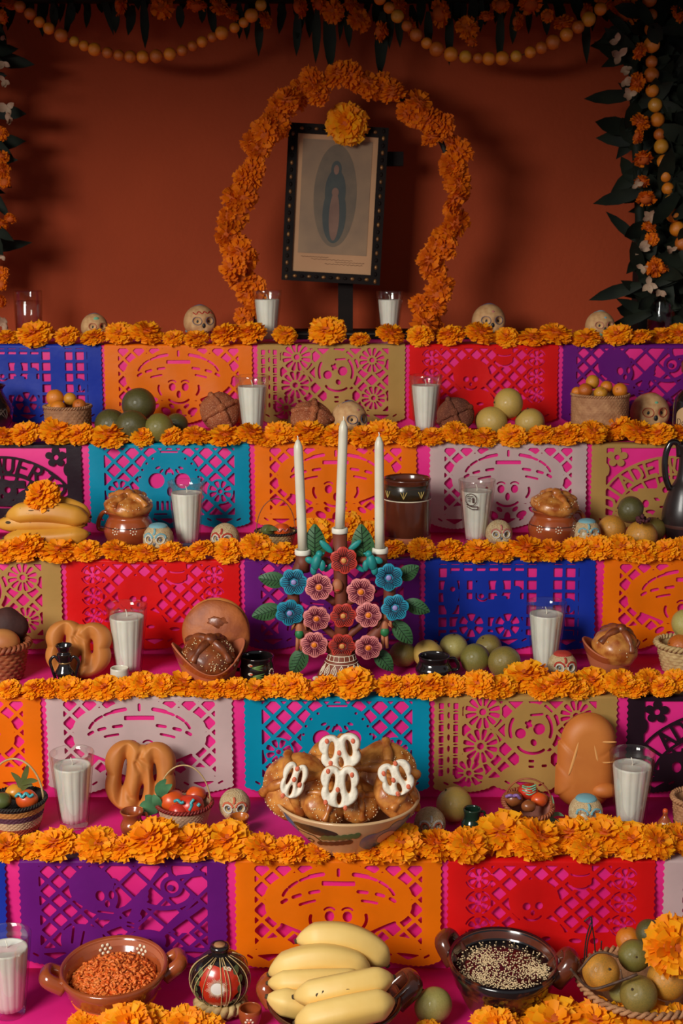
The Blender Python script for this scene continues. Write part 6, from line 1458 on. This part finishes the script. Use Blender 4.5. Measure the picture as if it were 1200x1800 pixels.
# ------------------------------------------------------------------ picture, cross and marigold arch on the top tier
M_WOODD = pm('dark_lacquered_wood', srgb(30, 21, 17), srgb(22, 15, 13), scale=20, rough=.6, spec=.1)
M_GILT = pm('old_gilt', srgb(156, 108, 58), srgb(110, 72, 40), scale=80, rough=.4, metal=.4)
YP = 3.36
cr = thing('wooden_cross', 'dark lacquered wooden cross on a low plinth behind the picture', 'cross', (0, 0, 0))
a = on_y(607, 580, YP + .03); k = mpp(a)
cr.location = (a[0], YP + .03, ZT[1])
xx = lambda px: (px - 607) * k
zz = lambda py: on_y(607, py, YP + .03)[2] - ZT[1]
MB().box((-13 * k, -.012, .018), (13 * k, .012, zz(190))).build('post', M_WOODD, cr, smooth=False)
MB().box((xx(510), -.011, zz(292)), (xx(706), .011, zz(267))).build('crossbar', M_WOODD, cr, smooth=False)
MB().box((xx(497), -.045, .001), (xx(842), .07, .019)).build('plinth', M_WOODD, cr, smooth=False)
MB().tube([(xx(497), -.0455, .0125), (xx(842), -.0455, .0125)], .0012, 6).build('plinth_bead', pm('bead_light', srgb(96, 84, 74), rough=.3), cr)
fc = on_y(588, 360, YP - .012); k = mpp(fc); fw, fh = 87 * k, 135 * k
fr = thing('framed_print', 'tilted framed devotional print in ornate dark frame on the cross', 'picture', fc, rot=(-.02, .055, 0))
bw = 17 * k
for (lo_, hi_) in (((-fw, -.012, -fh), (-fw + bw, .008, fh)), ((fw - bw, -.012, -fh), (fw, .008, fh)), ((-fw + bw, -.012, fh - bw), (fw - bw, .008, fh)), ((-fw + bw, -.012, -fh), (fw - bw, .008, -fh + bw))):
    ml = MB().box(lo_, hi_).build('frame_moulding', M_WOODD, fr, smooth=False)
    m = MB(); lo_, hi_ = np.array(lo_), np.array(hi_); c = (lo_ + hi_) / 2; vert = (hi_ - lo_)[2] > (hi_ - lo_)[0]; L = max((hi_ - lo_)[2], (hi_ - lo_)[0]); n = int(L / .016)
    for i in range(n):
        u = (i + .5) / n - .5; q = c + (np.array((0, 0, u * L)) if vert else np.array((u * L, 0, 0))); q[1] = -.012
        m.ball(q, (.004, .003, .0055) if vert else (.0055, .003, .004), 8, 6, mi=i % 2)
    m.build('carved_beads', [M_GILT, M_WOODD], ml)
MB().box((-fw + bw * .9, -.004, -fh + bw * .9), (fw - bw * .9, .006, fh - bw * .9)).build('mount', pm('aged_mount', srgb(196, 148, 106), srgb(182, 134, 94), scale=6, rough=.7), fr, smooth=False)
iw, ih = fw - bw * 1.55, fh - bw * 1.5
pic = pm('sepia_print', srgb(150, 118, 86), srgb(132, 104, 78), scale=14, rough=.6)
pr = MB().box((-iw, -.0052, -ih + bw * 1.4), (iw, -.004, ih)).build('print', pic, fr, smooth=False)
def flat(field, mat_, name, d):
    xs, ys = np.linspace(-1.02, 1.02, 90), np.linspace(-1.02, 1.02, 130); X, Y = np.meshgrid(xs, ys); V, Fc = march(xs, ys, field(X, Y)); m = MB()
    m.add(np.stack([V[:, 0] * iw, np.full(len(V), -.0052 - d), V[:, 1] * ih + .005], 1), Fc); return m.build(name, mat_, pr)
flat(lambda X, Y: f_ell(X, Y, 0, .1, .62, .80), pm('print_halo', srgb(112, 92, 70), srgb(98, 82, 64), scale=30, rough=.6), 'printed_oval', .0003)
flat(lambda X, Y: U(f_ell(X, Y, 0, .52, .15, .13), f_ell(X, Y, 0, .16, .30, .36), f_ell(X, Y, 0, -.18, .34, .46)), pm('print_cloak', srgb(62, 66, 60), srgb(50, 56, 54), scale=30, rough=.6), 'printed_cloak', .0006)
flat(lambda X, Y: U(f_ell(X, Y, 0, -.22, .15, .38), f_ell(X, Y, 0, .51, .075, .075), f_ell(X, Y, 0, .16, .10, .07)), pm('print_robe', srgb(130, 92, 72), srgb(112, 78, 62), scale=20, rough=.6), 'printed_robe', .0009)
m = MB()
for row, (u0, u1) in enumerate(((-.9, -.1), (-.6, .6), (.1, .95), (-.2, .9))):
    z = -ih + bw * (1.05 - .22 * row); n = 26; m.tube([((u0 + (u1 - u0) * i / n) * iw, -.0048, z + .0012 * math.sin(i * 2.3)) for i in range(n + 1)], .00045, 4)
m.build('faded_script', pm('faded_ink', srgb(120, 84, 62), rough=.8), fr)
q = on_y(610, 218, YP - .045); put_marigold(q, 37 * mpp(q), 'large marigold fixed on top of the framed print', 'marigolds on the picture', face=1.3)
YA = 3.27
ARCH = [(450, 560), (440, 520), (425, 480), (412, 440), (410, 400), (412, 360), (428, 320), (440, 285), (452, 255), (472, 225), (498, 195), (525, 165), (560, 145), (600, 133), (645, 142), (690, 165), (730, 195), (765, 232), (785, 275), (795, 320), (800, 360), (790, 395), (770, 430), (762, 470), (765, 500), (752, 535), (745, 570)]
arch_base = on_y(600, 585, YA)
ar = thing('marigold_arch', 'round arch of marigolds framing the picture on the top tier', 'flower arch', (arch_base[0], YA, ZT[1]))
ab = np.array(ar.location)
AP = smooth_path([on_y(x, y, YA) - ab for x, y in ARCH], 6)
ends = np.array([(AP[0][0], 0, .001), (AP[-1][0], 0, .001)])
MB().tube(np.concatenate([ends[:1], AP, ends[1:]]), .006, 7).build('wire_hoop', pm('twisted_wire', srgb(40, 34, 26), rough=.7), ar)
seglen = np.concatenate([[0], np.cumsum(np.linalg.norm(np.diff(AP, axis=0), axis=1))])
nA = 76
for i in range(nA):
    d = seglen[-1] * (i + .5) / nA; c = np.array([np.interp(d, seglen, AP[:, j]) for j in range(3)])
    r = rs.uniform(19, 28) * mpp(ab + c); off = rs.normal(size=3) * (.012, .008, .010)
    e = Euler((rs.uniform(.5, 2.2), rs.uniform(-.9, .9), rs.uniform(-.8, .8)))
    link('marigold_bloom', MARID[rs.randint(3)], ar, c + off + (0, -.014, 0), (e.to_matrix() @ Euler((0, 0, rs.uniform(0, 6))).to_matrix()).to_euler(), r)

# ------------------------------------------------------------------ garlands over the back wall
M_DLEAF = pm('dark_green_leaf', srgb(30, 36, 24), srgb(20, 26, 19), scale=20, rough=.65, spec=.2); M_PALE = pm('pale_blossom', srgb(196, 166, 136), srgb(170, 130, 104), scale=40, rough=.6, translucent=.2)
YG = 3.40
def string_of_fruit(pts, y, rpx, lab, n=None, seed=0):
    P = smooth_path([on_y(a, b, y) for a, b in pts], 8); c0 = P[len(P) // 2].copy()
    o = thing('fruit_garland', lab, 'garland', c0, group='strings of hawthorn fruit'); P = P - c0
    MB().tube(P, .0012, 5).build('string', M_STEMB, o)
    sl = np.concatenate([[0], np.cumsum(np.linalg.norm(np.diff(P, axis=0), axis=1))]); rsl = np.random.RandomState(seed); d = .01
    while d < sl[-1]:
        r = rsl.uniform(.8, 1.15) * rpx * mpp(c0); c = np.array([np.interp(d, sl, P[:, j]) for j in range(3)])
        link('strung_fruit', ME_FR[('tejo', 'tejor', 'tejo', 'tejoy', 'tejor')[rsl.randint(5)]], o, c, tuple(rsl.uniform(0, 6, 3)), r); d += r * 2.02 + (rsl.uniform(0, .008) if rsl.rand() < .2 else 0)
string_of_fruit([(28, 8), (45, 18), (78, 45), (120, 68), (170, 88), (235, 100), (300, 95), (345, 78), (385, 60), (425, 42), (450, 18), (470, -5)], YG - .115, 11, 'left swag of hawthorn fruit across the top of the wall', seed=1)
string_of_fruit([(662, -8), (695, 25), (735, 65), (775, 90), (820, 100), (870, 103), (915, 97), (960, 80), (1005, 55), (1045, 25), (1070, 0)], YG - .115, 11.5, 'right swag of hawthorn fruit across the top of the wall', seed=2)
string_of_fruit([(1140, -8), (1145, 30), (1145, 90), (1145, 150), (1152, 190), (1160, 245), (1168, 300), (1176, 345), (1184, 385), (1200, 430)], YG - .10, 12.5, 'vertical string of hawthorn fruit hanging at the right', seed=3)
def blade(p, d, L, w, parent, mat_, n=5, name='leaf', rsx=None):
    d = np.asarray(d, float); d /= np.linalg.norm(d); sd = np.cross(d, (0.05, 1, 0.1)); sd /= np.linalg.norm(sd); fwd = np.cross(sd, d)
    V = []; F = []
    for i in range(n):
        u = i / (n - 1); ww = w * math.sin(math.pi * (.12 + .88 * u)) ** .9; c = np.asarray(p) + d * L * u + fwd * L * .10 * math.sin(u * 2.4)
        V += [c - sd * ww, c + fwd * ww * .3, c + sd * ww]
    for i in range(n - 1):
        for j in (0, 1): F.append((i * 3 + j, i * 3 + j + 1, i * 3 + j + 4, i * 3 + j + 3))
    m = MB(); m.add(V, F); nn = len(V); m.add(np.array(V) - fwd * .0012, [f[::-1] for f in F]); return m.build(name, mat_, parent)
topg = thing('leaf_garland', 'dark leafy garland with orange blooms along the top of the wall', 'garland', on_y(600, 5, YG - .02)); tb = np.array(topg.location)
MB().tube(smooth_path([on_y(x, -6, YG - .02) - tb for x in range(-60, 1300, 120)], 3), .016, 7).build('stem', M_DLEAF, topg)
rg = np.random.RandomState(12)
for i in range(120):
    x = -40 + 1280 * i / 120 + rg.uniform(-12, 12); y = rg.uniform(-35, 10); L = rg.uniform(30, 62) * (1 + .5 * (rg.rand() < .15)); w = rg.uniform(5, 10)
    k = mpp(on_y(x, 0, YG)); blade(on_y(x, y, YG - .02 + rg.uniform(-.03, .02)) - tb, (rg.uniform(-.25, .25), rg.uniform(-.3, .1), -1), L * k, w * k, topg, M_DLEAF)
for (x, y, L) in ((93, 5, 45), (125, 5, 35), (202, 8, 48), (315, 10, 38), (455, 20, 75), (523, 20, 75), (557, 15, 92), (577, 10, 112), (672, 20, 112), (752, 20, 65), (790, 15, 95), (880, 20, 88), (905, 15, 60), (1030, 20, 88), (420, 5, 60), (610, 10, 70), (700, 10, 70), (830, 10, 70), (960, 10, 50)):
    k = mpp(on_y(x, 0, YG)); blade(on_y(x, y, YG - .045) - tb, (rg.uniform(-.06, .06), -.05, -1), L * k, (8 if L < 100 else 12) * k, topg, M_DLEAF, name='long_leaf')
for (x, y, r) in ((20, 8, 20), (210, 8, 20), (285, 12, 22), (345, 10, 20), (385, 10, 18), (405, 25, 17), (465, 35, 16), (525, 12, 21), (585, 20, 22), (630, 35, 24), (668, 55, 18), (615, 8, 20), (720, 48, 18), (772, 24, 24), (820, 48, 22), (828, 74, 11), (855, 30, 14), (908, 38, 16), (932, 8, 22), (962, 28, 13), (990, 40, 18), (1028, 25, 18), (1100, 20, 29), (1060, 5, 18), (880, 8, 16), (700, 10, 18), (560, 8, 16)):
    q = on_y(x, y, YG - .05); link('bloom', MARID[rg.randint(3)], topg, q - tb, tuple(rg.uniform(-.5, 2, 3)), r * mpp(q))
def side_swag(lab, xf, blooms, pales, n, seed, xr, ymax=610):
    rg = np.random.RandomState(seed); yy = YG - .07
    o = thing('leafy_swag', lab, 'garland', on_y(xf(300), 585, yy)); o.location[2] = ZT[1]; o.location[1] = yy; b = np.array(o.location)
    MB().tube(smooth_path([on_y(xf(y), y, yy + .03) - b for y in range(-60, 640, 100)], 3)[:-1], .014, 7).build('stem', M_DLEAF, o)
    for i in range(n):
        y = -40 + ymax * i / n; x = xf(y) + rg.uniform(*xr); k = mpp(on_y(x, y, yy)); L, w = rg.uniform(45, 95) * k, rg.uniform(8, 17) * k
        q = on_y(x, y, yy + rg.uniform(-.05, .06)); d = np.array((rg.normal() * .7, rg.uniform(-.6, .2), rg.uniform(-1, .5)))
        if q[2] + min(d[2], 0) * L < ZT[1] + .03: d[2] = abs(d[2])
        blade(q - b, d, L, w, o, M_DLEAF)
    for (x, y, r) in blooms: q = on_y(x, y, yy - .05); link('bloom', MARID[rg.randint(3)], o, q - b, tuple(rg.uniform(-.5, 2, 3)), r * mpp(q))
    for (x, y, r) in pales:
        q = on_y(x, y, yy - .055); k = mpp(q); 
        for j in range(4): blade(q - b, (rg.normal() * .8, -.4, rg.normal() * .6 - .1), r * k * 1.3, r * k * .42, o, M_PALE, name='pale_petal')
    return o
side_swag('dark leafy swag with marigolds and pale petals at the right of the wall', lambda y: 1108 + .045 * y, [(1122, 90, 16), (1118, 145, 18), (1125, 215, 18), (1130, 280, 18), (1135, 350, 18), (1140, 400, 14), (1150, 470, 18), (1190, 25, 16), (1120, 240, 14), (1128, 320, 14), (1165, 475, 12), (1145, 420, 13)],
            [(1085, 72, 12), (1088, 98, 15), (1103, 118, 13), (1098, 142, 11), (1107, 165, 12), (1120, 325, 10), (1142, 382, 12), (1125, 435, 14), (1130, 470, 11), (1140, 500, 13), (1160, 512, 10), (1180, 440, 9)], 280, 21, (-6, 140))
side_swag('dark leafy swag with orange blooms at the left edge of the wall', lambda y: -14, [(2, 235, 13), (4, 275, 14), (5, 300, 15), (8, 320, 13), (18, 385, 12), (2, 395, 14), (4, 480, 12), (2, 500, 12), (2, 530, 12), (2, 30, 14)],
            [(2, 70, 9), (6, 110, 11), (8, 142, 10), (12, 190, 13), (14, 212, 12), (4, 450, 9), (6, 572, 15), (2, 560, 12)], 100, 22, (-85, -8), 520)
k = mpp(on_y(1190, 300, 3.47)); xa, xb = on_y(1132, 300, 3.47)[0], on_y(1132, 300, 3.47)[0] + .12
tag(MB().box((xa, 3.47, ZT[1] + .001), (xb, WALL_Y - .002, 2.24)).build('added_backing', pm('shade_dark_backing', srgb(26, 22, 22), srgb(20, 17, 18), scale=10, rough=.8, spec=.15), smooth=False), kind='structure')  # added post: its near-black colour stands in for deep shade behind the leaves
